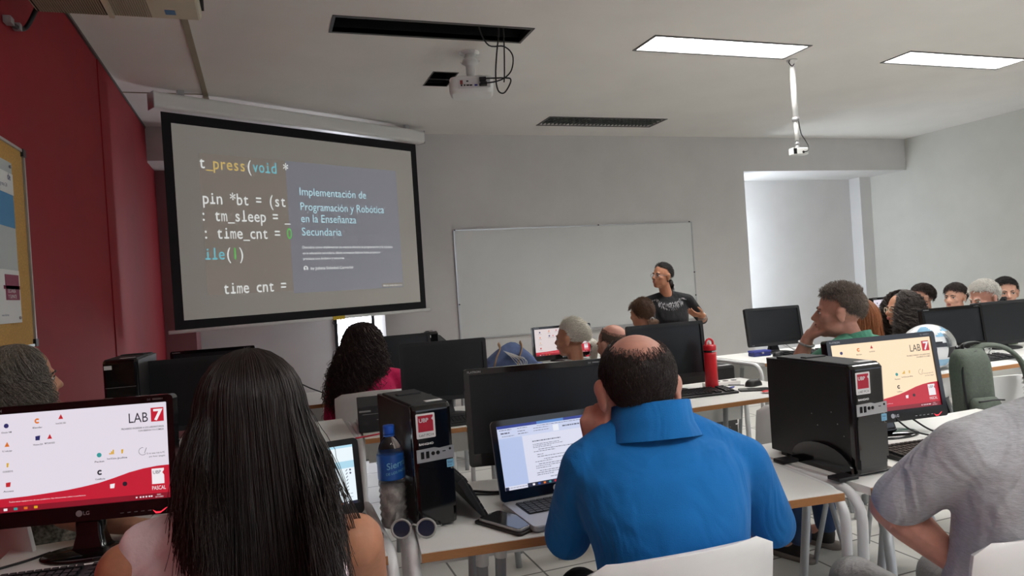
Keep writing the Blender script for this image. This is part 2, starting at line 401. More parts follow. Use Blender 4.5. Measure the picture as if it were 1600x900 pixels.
# ---- ceiling projector
t = thing('projector', 'white ceiling projector with port panel and looped black cables', 'projector', (1.60, 5.14, CH), R(-17))
m = MB().lathe([(.075, 0), (.075, -.012), (.02, -.016)], 20)
for a in range(4): m.box((.07 * math.cos(a * 1.57 + .4), .07 * math.sin(a * 1.57 + .4), -.012), (.03, .022, .02))
m.build('ceiling_plate', 'capw', t)
m = MB().lathe([(.035, -.01), (.035, -.05), (.055, -.055), (.065, -.085), (.04, -.10), (.034, -.11), (.034, -.17), (.028, -.175), (.028, -.20)], 18)
for a in range(4): m.box((.06 * math.cos(a * 1.57), .06 * math.sin(a * 1.57), -.075), (.03, .02, .014))
m.build('mount_column', 'capw', t)
m = MB()
for a in (35, 145, 215, 325): m.tube([(0, 0, -.19), (.10 * math.cos(R(a)), .07 * math.sin(R(a)), -.195), (.13 * math.cos(R(a)), .09 * math.sin(R(a)), -.215)], .008, 6)
m.build('mount_arm', 'capw', t)
def rbox(w, d, h, r, top=0.0):
    out = []
    for z, k in ((0, .90), (.02, .98), (.04, 1.0), (h - .015, 1.0), (h, .97)):
        out.append([(x, y, z) for x, y in rrect(w * k, d * k, r)])
    return out
body = MB().loft([[(x, y, z - .335) for x, y, z in r] for r in rbox(.33, .25, .12, .05)])
bo = body.build('housing', 'capw', t, bevel=.004)
pm = MB()
pm.box((.02, -.1255, -.272), (.24, .003, .075))
pm.build('port_panel', 'lab_w', t)
pm = MB()
for x, z, w, h in ((-.075, -.262, .020, .03), ):
    pm.box((x, -.128, z), (w, .004, h), 0)
pm.build('audio_jack', mat('projector_red', srgb(150, 70, 66), .5), t)
pm = MB()
for x, z, w, h in ((-.03, -.256, .016, .009), (-.075, -.285, .012, .012), (-.052, -.285, .012, .012), (-.028, -.286, .02, .01), (-.005, -.287, .02, .01), (.062, -.288, .008, .02), (.09, -.25, .03, .02), (.095, -.285, .035, .022)):
    pm.box((x, -.128, z), (w, .004, h), 0)
pm.build('port', 'black', t)
MB().box((.033, -.128, -.288), (.022, .004, .012)).build('video_port', mat('vga_blue', srgb(40, 50, 150), .5), t)
pm = MB().box((.085, -.145, -.252), (.05, .04, .024)).box((.09, -.145, -.287), (.05, .04, .024)).build('plug', 'black', t)
vm = MB()
for i in range(9): vm.box((-.168, -.07 + i * .012, -.28), (.004, .004, .06))
for i in range(12): vm.box((-.09 + i * .008, -.1265, -.275), (.003, .003, .055))
vm.build('vent_grille', 'lab_w', t)
lens = MB().lathe([(.035, 0), (.04, .012), (.032, .02), (.0, .018)], 18, X=Matrix.Translation((-.08, .125, -.28)) @ Matrix.Rotation(R(-90), 4, 'X')).build('lens', 'gloss', t)
def cable(name, pts, r, parent=None, mt='cable', n=40, seg=6):
    return MB().tube(spline(pts, n), r, seg).build(name, mt, parent)
cable('power_cable', [(.07, -.52, .12), (.08, -.42, .02), (.14, -.34, -.07), (.25, -.30, -.07), (.31, -.28, -.13), (.30, -.24, -.22), (.25, -.20, -.265), (.18, -.18, -.285), (.10, -.16, -.287)], .0055, t)
cable('video_cable', [(.21, -.46, .10), (.215, -.38, .0), (.195, -.30, -.12), (.18, -.24, -.26), (.19, -.22, -.36), (.23, -.22, -.385), (.27, -.22, -.34), (.29, -.21, -.285), (.25, -.19, -.265), (.10, -.16, -.252)], .0055, t)
cable('signal_cable', [(.24, -.46, .1), (.25, -.4, .0), (.25, -.3, -.12), (.245, -.22, -.25), (.24, -.2, -.30)], .005, t)

# ---- camera hanging on a pole
t = thing('camera_pole', 'white ceiling pole carrying a small camera, beside lit light', 'camera mount', (4.46, 4.92, CH))
MB().lathe([(.045, 0), (.045, -.012), (.03, -.03)], 16).build('ceiling_flange', 'capw', t)
MB().tube([(0, 0, -.02), (0, 0, -.52)], .024, 14).build('upper_tube', 'capw', t)
MB().tube([(0, 0, -.50), (0, 0, -.535)], .03, 14).tube([(0, 0, -.72), (0, 0, -.735)], .021, 12).build('collar', 'silver', t)
MB().tube([(0, 0, -.52), (0, 0, -.70)], .018, 14).build('lower_tube', 'capw', t)
MB().tube([(0, 0, -.70), (0, 0, -.75)], .009, 10).ell((0, 0, -.755), (.018, .018, .014)).build('ball_joint', 'silver', t)
hx = Matrix.Translation((.0, -.01, -.80)) @ Matrix.Rotation(R(-8), 4, 'Z')
MB().box((0, 0, 0), (.15, .07, .06), X=hx).build('camera_body', 'capw', t, bevel=.008)
MB().box((-.055, -.036, 0), (.03, .004, .05), X=hx).build('lens_panel', 'gloss', t)
MB().tube(spline([(.02, -.05, -.81), (.06, -.055, -.80), (.085, -.04, -.76), (.07, -.02, -.70), (.03, -.02, -.64), (.026, 0, -.5)], 24), .004).ell((.02, -.047, -.81), (.012, .008, .012)).build('camera_cable', 'cable', t)
MB().tube(spline([(-.03, -.01, .0), (-.06, -.03, -.035), (-.02, -.02, -.06), (0, -.024, -.04)], 12), .004).build('supply_cable', 'cable', t)

# ---- ceiling air conditioner over the red wall
t = thing('air_conditioner', 'beige ceiling air conditioner with slatted grille above the red wall', 'air conditioner', (-.54, 3.50, CH))
prof = [(.36, 0), (.36, -.16), (.30, -.37), (.24, -.40), (-.30, -.40), (-.36, -.30), (-.36, 0)]
Xac = Matrix.Rotation(R(90), 4, 'Z')
m = MB(); n = len(prof)
v = [(-.36, p[0], p[1]) for p in prof] + [(.34, p[0], p[1]) for p in prof]
m.add(v, [tuple(range(n)), tuple(range(2 * n - 1, n - 1, -1))] + [(i, i + n, (i + 1) % n + n, (i + 1) % n) for i in range(n)])
m.build('casing', 'cream', t, bevel=.012)
m = MB()
for i in range(26): m.box((-.335 + i * .0105, -.02, -.403), (.0065, .50, .008))
m.build('intake_grille', 'creamd', t)
MB().box((-.205, -.02, -.4015), (.285, .51, .003)).build('filter_recess', 'hole', t)
m = MB()
for i in range(16): m.box((-.03 + i * .010, -.02, -.402), (.006, .50, .004))
m.build('front_grille', 'creamd', t)
MB().box((-.05, -.02, -.405), (.022, .54, .012)).build('grille_bar', 'cream', t)
MB().box((.21, .16, -.4015), (.045, .05, .003)).build('blue_label', mat('ac_label', srgb(70, 120, 170), .4), t)
MB().span((.335, -.25, -.33), (.352, .30, -.06)).build('side_vent', 'hole', t)
t = tag(MB().tube(spline([(-.90, 3.85, 2.90), (-.95, 3.84, 2.78), (-.975, 3.82, 2.74), (-.98, 3.70, 2.715), (-.98, 3.62, 2.71)], 20), .011).build('wall_cable', 'cable'), 'black cable with connectors on the red wall beside air conditioner', 'cable')
each(MB().box((-.98, 3.64, 2.712), (.03, .05, .03)).box((-.98, 3.76, 2.728), (.03, .03, .03)), 'connector', 'silver', t)

# ================================================================ THINGS ON THE WALLS
# projection screen: hangs across the corner
SA, SB = Vector((-.69, 6.31, 0)), Vector((1.66, 7.52, 0)); SW = (SB - SA).length; SZ = math.atan2(SB.y - SA.y, SB.x - SA.x)
t = thing('projection_screen', 'pull-down projection screen with black border showing a lecture slide', 'projection screen', (SA.x, SA.y, 0), SZ)
ZT, ZBm = 3.0, 1.215
MB().loft([[(x, y, z) for y, z in rrect(.13, .135, .03, 4, .02, 3.085)] for x in (-.06, SW + .10)]).build('casing', 'capw', t, smooth=False, bevel=.003)
m = MB()
for x in (-.066, SW + .10): m.span((x, -.045, 3.015), (x + .006, .085, 3.15))
each(m, 'end_cap', 'alu', t)
m = MB()
for x in (.15, SW - .12): m.span((x, .0, 3.14), (x + .05, .04, CH))
each(m, 'hanger', 'alu', t)
BO = .075
m = MB().span((0, 0, ZBm), (SW, .004, ZT), 0)
scr = m.build('border_fabric', 'scrblack', t)
pic = MB().span((BO, -.002, ZBm + .075), (SW - BO, -.0005, ZT - .085)).build('picture_area', 'screen', t)
MB().tube([(-.05, .0, ZBm - .015), (SW + .05, .0, ZBm - .015)], .016, 10).build('bottom_bar', 'capw', t)
MB().tube(spline([(.0 + SW * .56, -.01, ZBm - .03), (SW * .555, -.01, ZBm - .07), (SW * .585, -.01, ZBm - .085), (SW * .6, -.01, ZBm - .06), (SW * .585, -.01, ZBm - .03)], 20), .004, 6).build('pull_loop', 'cable', t)
MB().span((SW * .555, -.02, ZBm - .035), (SW * .605, .01, ZBm - .0)).build('yellow_tag', mat('yellow_tape', srgb(214, 180, 40), .5), t)
# the slide, in fractions of the picture area
px0, px1, pz0, pz1 = BO, SW - BO, ZBm + .075, ZT - .085
U = lambda u: px0 + (px1 - px0) * u
V = lambda v: pz1 - (pz1 - pz0) * v
M['code_bg'] = mat('slide_code_backdrop', srgb(158, 152, 142), .9, emit=.15, ecol=srgb(200, 190, 180))
M['title_bg'] = mat('slide_title_backdrop', srgb(160, 161, 168), .9, emit=.16, ecol=srgb(182, 186, 202))
MB().span((U(.083), -.003, V(.88)), (U(.402), -.002, V(.14))).build('code_picture', 'code_bg', pic)
MB().span((U(.402), -.0035, V(.895)), (U(.912), -.002, V(.14))).build('title_panel', 'title_bg', pic)
M['s_white'] = glow('slide_white', srgb(228, 230, 228), .72); M['s_yel'] = glow('slide_yellow', srgb(214, 184, 110), .68)
M['s_cyan'] = glow('slide_cyan', srgb(120, 200, 214), .62); M['s_green'] = glow('slide_green', srgb(90, 180, 84), .8); M['s_title'] = glow('slide_title_blue', srgb(178, 216, 226), .8)
CW = .0238                                   # code letters stand on a fixed pitch
def code(items, u, v, size=.145):
    groups = {}
    for s_, mt in items:
        for ch in s_:
            if ch != ' ':
                vv, ff = text_mesh(ch, 'CENTER', .006); nat = max(p[0] for p in vv) - min(p[0] for p in vv)
                kx = min(size * .85, .050 / nat) if ch != '_' else .060 / nat
                groups.setdefault(mt, MB()).add([(U(u) + p[0] * kx, -.005, V(v) + p[1] * size) for p in vv], ff)
                if ch in 'il' and size > .1:      # the slab feet of a typewriter face
                    groups[mt].add([(U(u) + a * .022, -.005, V(v) + b * .014) for a, b in ((-1, 0), (1, 0), (1, 1), (-1, 1))], [(0, 1, 2, 3)])
            u += CW
    for mt, b in groups.items(): b.build('code_lettering', mt, pic)
code([('t', 's_white'), ('_press', 's_yel'), ('(', 's_white'), ('void', 's_cyan'), (' *', 's_white')], .093, .218)
code([('pin *bt = (st', 's_white')], .097, .403)
code([(': tm_sleep = _', 's_white')], .086, .492)
code([(': time_cnt = ', 's_white'), ('0', 's_green')], .090, .585)
code([('ile', 's_cyan'), ('(', 's_white'), ('1', 's_green'), (')', 's_white')], .092, .695)
code([('time cnt =', 's_white')], .148, .878)
for i, (s_, v, k) in enumerate((('Implementación de', .332, .299), ('Programación y Robótica', .419, .384), ('en la Enseñanza', .488, .245), ('Secundaria', .565, .173))):
    MB().text(s_, U(.45), V(v), .108, -.005, w=(px1 - px0) * k).build('title_lettering', 's_title', pic)
for s_, v, k in (('Descubre cómo implementar de manera efectiva la programación y la robótica', .640, .419), ('en la educación secundaria, desde conceptos básicos hasta proyectos', .674, .354), ('prácticos con Arduino y sensores.', .706, .181)):
    MB().text(s_, U(.449), V(v), .034, -.005, bold=.010, w=(px1 - px0) * k).build('body_lettering', 's_white', pic)
MB().text('by Julieta Soledad Carreras', U(.478), V(.764), .038, -.005, bold=.012, w=(px1 - px0) * .188).build('author_lettering', 's_white', pic)
MB().span((U(.803), -.0045, V(.889)), (U(.908), -.0038, V(.865))).build('corner_badge', 'code_bg', pic)
MB().text('Made with Gamma', U(.809), V(.884), .024, -.005, bold=.01, w=(px1 - px0) * .094).build('corner_lettering', 's_white', pic)
MB().prism([(U(.458) + .024 * math.cos(a * .3142), V(.755) + .024 * math.sin(a * .3142)) for a in range(20)], .001, X=Matrix.Translation((0, -.005, 0))).build('portrait_disc', 's_white', pic)
each(MB().ell((U(.458), -.0055, V(.752)), (.009, .001, .010)).ell((U(.458), -.0055, V(.765)), (.015, .001, .007)), 'portrait_figure', 'title_bg', pic)

# whiteboard on the block
t = thing('whiteboard', 'wide white board on the grey back wall behind the standing woman', 'whiteboard', (3.73, YB, .82))
MB().span((-1.6, -.02, 0), (1.6, -.001, 1.25)).build('panel', 'wb', t)
m = MB().span((-1.615, -.026, -.015), (-1.6, 0, 1.265)).span((1.6, -.026, -.015), (1.615, 0, 1.265)).span((-1.6, -.026, 1.25), (1.6, 0, 1.265)).span((-1.6, -.026, -.015), (1.6, 0, 0))
m.build('frame', 'alu', t)
m = MB()
for x, z in ((-1.6, 1.262), (0.25, 1.262), (1.57, 1.262), (1.6, .6), (1.6, .3), (-1.6, .4)): m.box((x, -.028, z), (.018, .006, .014))
each(m, 'clip', 'black', t)
MB().span((-.6, -.07, -.03), (.9, -.02, -.018)).build('pen_tray', 'alu', t)

# cork notice board with a poster
t = thing('notice_board', 'cork notice board in a grey frame on the red wall', 'notice board', (XL, 2.95, 1.28), R(90))
MB().span((-.78, -.018, 0), (.75, -.001, .86)).build('cork_panel', 'cork', t)
m = MB().span((-.80, -.026, -.012), (.77, 0, 0)).span((-.80, -.026, .86), (.77, 0, .872)).span((-.80, -.026, 0), (-.785, 0, .86)).span((.757, -.026, 0), (.77, 0, .86))
m.build('frame', 'alu', t)
m = MB()
for z in (-.013, .84): m.span((.735, -.03, z), (.774, 0, z + .034)); m.span((-.804, -.03, z), (-.765, 0, z + .034))
each(m, 'corner_cap', 'black', t)
p = thing('poster', 'pale printed poster pinned on the cork board, blue and crimson print', 'poster', (XL + .022, 2.95, 1.38), R(90))
MB().span((.02, -.002, 0), (.58, 0, .68)).build('sheet', mat('poster_paper', srgb(196, 202, 202), .6), p)
MB().span((.02, -.0035, 0), (.58, -.002, .22)).build('white_footer', 'paper', p)
MB().span((.38, -.005, .14), (.575, -.0035, .155)).span((.40, -.005, .095), (.565, -.0035, .20)).build('crimson_block', mat('poster_crimson', srgb(140, 30, 72), .5), p)
MB().text('ESCANEÁ', .42, .125, .022, -.006).text('Y SUMATE', .42, .102, .022, -.006).build('block_lettering', 'paper', p)
MB().span((.10, -.004, .40), (.57, -.002, .56)).flat([(.35, .40), (.57, .40), (.57, .52)], -.0045).build('blue_panel', mat('poster_blue', srgb(70, 140, 190), .5), p)
MB().span((.30, -.006, .54), (.572, -.004, .63)).build('caption_panel', 'paper', p)
MB().text('de', .50, .60, .04, -.007, bold=.02).text('de ingreso 24', .36, .565, .024, -.007).text('www.informes', .33, .03, .014, -.006).build('caption_lettering', mat('poster_navy', srgb(40, 60, 110), .5), p)
m = MB()
for x, z in ((.05, .66), (.55, .66), (.05, .02), (.55, .02)): m.ell((x, -.006, z), (.007, .006, .007), seg=10, rings=6)
each(m, 'pin', 'silver', p)

# ================================================================ TABLES AND CHAIRS
TH, TT = .74, .024
def table(label, loc, rz, w, d, group, white=True):
    """front edge centre at loc, facing -Y"""
    t = thing('table', label, 'table', (loc[0], loc[1], 0), rz, group)
    MB().span((-w / 2, .003, TH - TT), (w / 2, d - .003, TH)).build('table_top', 'white', t)
    each(MB().span((-w / 2, 0, TH - TT), (w / 2, .003, TH - .002)).span((-w / 2, d - .003, TH - TT), (w / 2, d, TH - .002)), 'edge_band', 'wood', t)
    for sx in (-1, 1):
        x = sx * (w / 2 + .0165)
        z = TH - .017
        pts = [(x, .07, 0), (x, .035, .35), (x, .025, z - .10)]
        for k in range(7): a = R(90 * k / 6); pts.append((x, .025 + .08 * (1 - math.cos(a)), z - .08 + .08 * math.sin(a)))
        b = []
        for k in range(7): a = R(90 - 90 * k / 6); b.append((x, d - .025 - .08 * (1 - math.cos(a)), z - .08 + .08 * math.sin(a)))
        pts += b + [(x, d - .025, z - .10), (x, d - .035, .35), (x, d - .07, 0)]
        MB().tube(pts, .0155, 10).build('end_frame', 'tubew' if white else 'tube', t)
        xx = sx * (w / 2 - .20)
        for (x2, y0, y1) in ((xx - .03, .12, .06), (xx + .03, .16, .24), (xx, d - .12, d - .05)):
            lg = MB().tube([(x2 + sx * .02, y1, .0), (x2, y0, TH - TT - .06)], .0155, 10).build('leg', 'tube', t)
            MB().tube([(x2, y0, TH - TT - .075), (x2 - sx * .003, y0, TH - TT)], .018, 10).build('leg_cap', 'capw', lg)
    MB().span((-w / 2 + .05, d - .06, .50), (w / 2 - .05, d - .045, TH - TT)).build('modesty_panel', 'white', t)
    return t
table('white desk under the left desktop picture monitor and open laptop', (-.235, 1.79), 0, .98, .60, 'white classroom desks')
table('white desk in front of the man in the blue polo shirt', (.94, 1.682), R(-7.2), 1.22, .60, 'white classroom desks')
table('white desk in front of the man in the grey shirt', (2.25, 1.60), 0, 1.22, .60, 'white classroom desks')
table('white desk at the red wall, under the far left tower', (-.27, 3.32), 0, 1.26, .60, 'white classroom desks')
table('white desk carrying the flat desktop computer and a dark monitor', (.86, 3.26), R(-3), .92, .60, 'white classroom desks')
table('white desk carrying the red bottle, keyboard and computer mouse', (2.14, 2.98), 0, 1.20, .66, 'white classroom desks')
table('white desk with the motorcycle helmet on it', (3.65, 2.95), 0, 1.30, .66, 'white classroom desks')
table('white desk behind the one with the helmet, by the dark monitors', (5.10, 2.95), 0, 1.20, .66, 'white classroom desks')
table('white desk in front of the woman with long dark curls', (.45, 4.55), 0, 1.60, .62, 'white classroom desks')
table('white desk with blue box and pink phone, below the niche', (3.87, 4.06), 0, 1.18, .64, 'white classroom desks')
table('white desk with the blue bundle, before the grey ponytail woman', (2.15, 5.2), 0, 1.80, .62, 'white classroom desks')
table('white desk before the white-haired man, with the small monitor', (5.16, 4.06), 0, 1.30, .62, 'white classroom desks')

def chair_mesh():
    """white moulded shell: seat and back in one curve; faces +Y"""
    m = MB(); W, n = .43, 14
    prof = [(.20, .425), (.215, .445), (.10, .448), (-.05, .436), (-.155, .440), (-.195, .475), (-.215, .56), (-.235, .70), (-.255, .845)]
    prof = spline([(0, *p) for p in prof], 40); rows = []
    for i, (_, y, z) in enumerate(prof):
        f = i / (len(prof) - 1); w = W / 2
        if z > .80: w -= .06 * ((z - .80) / .05) ** 3
        if f < .12: w -= .05 * ((.12 - f) / .12) ** 2
        row = []
        for k in range(n + 1):
            s_ = -1 + 2 * k / n; back = min(1, max(0, (z - .46) / .2))
            row.append((w * s_, y + .045 * back * (s_ * s_), z + (.012 * (s_ * s_) if back < .2 else 0) - (.0 if z < .82 else .012 * s_ * s_)))
        rows.append(row)
    for i in range(len(rows) - 1): pass
    m.loft(rows, cap=False, closed=False)
    return m
_chair = None
def chair(label, loc, rz, group='white plastic chairs'):
    global _chair
    if _chair is None:
        t = thing('plastic_chair', label, 'chair', (*loc, 0), rz, group)
        o = chair_mesh().build('seat_shell', 'plast', t)
        s_ = o.modifiers.new('thick', 'SOLIDIFY'); s_.thickness = .012; s_.offset = 0
        b = o.modifiers.new('round', 'BEVEL'); b.width = .004; b.segments = 2; b.limit_method = 'ANGLE'; b.angle_limit = R(50)
        for sx in (-1, 1):
            MB().tube([(sx * .16, .10, .43), (sx * .20, .19, 0)], .0115, 10).build('leg', 'tube', t)
            MB().tube([(sx * .16, -.10, .425), (sx * .20, -.21, 0)], .0115, 10).build('leg', 'tube', t)
        MB().tube([(-.16, .10, .425), (.16, .10, .425)], .01, 8).tube([(-.16, -.10, .42), (.16, -.10, .42)], .01, 8).build('seat_support', 'tube', t)
        _chair = t
        return t
    c = copy_tree(_chair); c.location = (*loc, 0); c.rotation_euler.z = rz; c['label'] = label; c['group'] = group
    return c

# ================================================================ COMPUTERS
M['scr_w'] = glow('desktop_white', srgb(236, 228, 240), .80)
M['scr_c'] = glow('desktop_cream', srgb(255, 226, 190), .90)
M['scr_p'] = glow('desktop_pink_white', srgb(240, 226, 226), .72)
M['scr_red'] = glow('desktop_red', srgb(196, 30, 52), .85)
M['scr_red2'] = glow('desktop_taskbar', srgb(140, 22, 40), .8)
M['scr_ink'] = glow('desktop_ink', srgb(40, 36, 50), .6)
M['scr_lt'] = glow('desktop_light', srgb(244, 238, 242), .85)
M['ic_or'] = glow('icon_orange', srgb(226, 120, 40), .8); M['ic_bl'] = glow('icon_blue', srgb(50, 90, 190), .8)
M['ic_ye'] = glow('icon_yellow', srgb(228, 176, 40), .8); M['ic_rd'] = glow('icon_red', srgb(200, 40, 50), .8); M['ic_nv'] = glow('icon_navy', srgb(50, 50, 110), .7)
M['ic_gr'] = glow('icon_grey', srgb(150, 150, 160), .7); M['ic_gn'] = glow('icon_teal', srgb(60, 170, 170), .7)
def lab_desktop(scr, w, h, base, mirrored=False):
    """the laboratory's desktop picture, children of the lit screen; screen spans x -w/2..w/2, z 0..h, facing -Y at y=0"""
    U = lambda u: -w / 2 + w * u
    V = lambda v: h * (1 - v)
    wave = [(0, .865), (.09, .86), (.2, .855), (.3, .845), (.42, .83), (.51, .81), (.6, .785), (.68, .75), (.77, .705), (.85, .678), (.93, .663), (1, .66)]
    MB().flat([(U(0), V(1)), (U(1), V(1))] + [(U(a), V(b)) for a, b in wave[::-1]], -.0006).build('red_wave', 'scr_red', scr)
    MB().flat([(U(0), V(1)), (U(1), V(1)), (U(1), V(.945)), (U(0), V(.945))], -.0010).build('taskbar', 'scr_red2', scr)
    each(MB().flat([(U(.905), V(.2)), (U(.978), V(.2)), (U(.978), V(.055)), (U(.905), V(.055))], -.0008).flat([(U(.895), V(.85)), (U(.965), V(.85)), (U(.965), V(.76)), (U(.955), V(.735)), (U(.965), V(.71)), (U(.965), V(.69)), (U(.895), V(.69))], -.0010, 1), 'logo_square', ['scr_red', 'scr_lt'], scr)
    b = MB().text('7', U(.918), V(.183), h * .16, -.0014, bold=.03, sx=1.15)
    b.text('PASCAL', U(.893), V(.91), h * .058, -.0014, w=w * .077)
    b.text('Todos estos equipos son de uso académico. No desconectes cables ni perifericos', U(.1), V(.905), h * .018, -.0014, w=w * .42)
    for i, u in enumerate((.80, .822, .838, .855, .872, .885)): b.flat([(U(u), V(.98)), (U(u + .009), V(.98)), (U(u + .009), V(.965)), (U(u), V(.965))], -.0014)
    b.text('10:41', U(.918), V(.968), h * .02, -.0014).text('24/11/2023', U(.91), V(.99), h * .018, -.0014)
    b.build('white_lettering', 'scr_lt', scr)
    b = MB().text('LAB', U(.775), V(.195), h * .145, -.0014, w=w * .108)
    b.text('PROHIBIDO INGRESAR A LOS LABORATORIOS', U(.735), V(.262), h * .026, -.0014, bold=.01, w=w * .24)
    b.text('CON BEBIDAS Y/O COMIDA', U(.83), V(.292), h * .024, -.0014, bold=.01, w=w * .145)
    b.text('Si no usas más la PC', U(.872), V(.535), h * .026, -.0014, w=w * .103).text('por favor apagala', U(.885), V(.568), h * .024, -.0014, w=w * .09)
    b.text('UBP', U(.901), V(.745), h * .05, -.0014, w=w * .045)
    arc = [(U(.85) + .022 * w * math.cos(R(a)), -.0012, V(.50) + .022 * w * math.sin(R(a))) for a in range(80, 330, 10)]
    b.tube(arc, .0005, 4).tube([(U(.86), -.0012, V(.52)), (U(.872), -.0012, V(.465))], .0006, 4)
    names = ['Oracle VM', 'VLC media player', 'CODESYS', 'Access', 'Blender', 'AutoCAD 2021', 'Windows SDK', 'MATLAB R2021', 'Packet', 'Power BI Desktop', 'julia', 'CodeBlocks', 'Papelera', 'OBS Studio']
    pos = [(.10, .12), (.10, .31), (.10, .52), (.10, .72), (.27, .095), (.40, .07), (.27, .27), (.335, .265), (.605, .50), (.675, .48), (.735, .48), (.605, .68), (.672, .83), (.742, .82)]
    for i, (u, v) in enumerate(pos):
        lt = i >= 12
        vv, ff = text_mesh(names[i], 'CENTER', .01); ww = max(p[0] for p in vv) * 2
        k = .055 * w / ww if ww else 1
        if not lt: b.add([(U(u) + p[0] * k, -.0013, V(v + .075) + p[1] * h * .024) for p in vv], ff)
    b.build('dark_lettering', 'scr_ink', scr)
    cols = ['ic_nv', 'ic_or', 'ic_ye', 'ic_rd', 'ic_or', 'ic_rd', 'ic_nv', 'ic_rd', 'ic_gn', 'ic_ye', 'ic_ye', 'scr_ink', 'scr_lt', 'scr_ink']
    used = sorted(set(cols)); b = MB()
    for (u, v), c in zip(pos, cols):
        i = pos.index((u, v)); cx, cz, r = U(u), V(v), .0135 * w; mi = used.index(c)
        if i in (0, 8, 13): b.flat([(cx + r * math.cos(R(a)), cz + r * math.sin(R(a))) for a in range(0, 360, 24)], -.0012, mi)
        elif i in (1, 5, 7): b.flat([(cx - r, cz - r), (cx + r, cz - r), (cx + r * .1, cz + r * 1.1)], -.0012, mi)
        elif i in (4, 11): b.tube([(cx + r * .8 * math.cos(R(a)), -.001, cz + r * .8 * math.sin(R(a))) for a in range(40, 330, 20)], .0022 * w / .47, 4, mi)
        elif i == 9:
            for k in range(3): b.flat([(cx - r + k * .7 * r, cz - r), (cx - r * .4 + k * .7 * r, cz - r), (cx - r * .4 + k * .7 * r, cz - r + (k + 1) * .65 * r), (cx - r + k * .7 * r, cz - r + (k + 1) * .65 * r)], -.0012, mi)
        elif i == 2 or i == 10: b.flat([(cx - r * .4, cz - r), (cx + r * .2, cz - r), (cx + r * .5, cz + r * .8), (cx - r * .4, cz + r * .8)], -.0012, mi)
        else: b.flat([(cx - r, cz - r), (cx + r * .7, cz - r), (cx + r, cz + r), (cx - r, cz + r * .8)], -.0012, mi)
    each(b, 'desktop_icon', used, scr)
    b = MB()
    for i, u in enumerate((.07, .125, .18, .235)): b.flat([(U(u), V(.985)), (U(u + .02), V(.985)), (U(u + .02), V(.96)), (U(u), V(.96))], -.0014, i)
    b.build('taskbar_icon', ['scr_lt', 'ic_gn', 'ic_or', 'ic_ye'], scr)

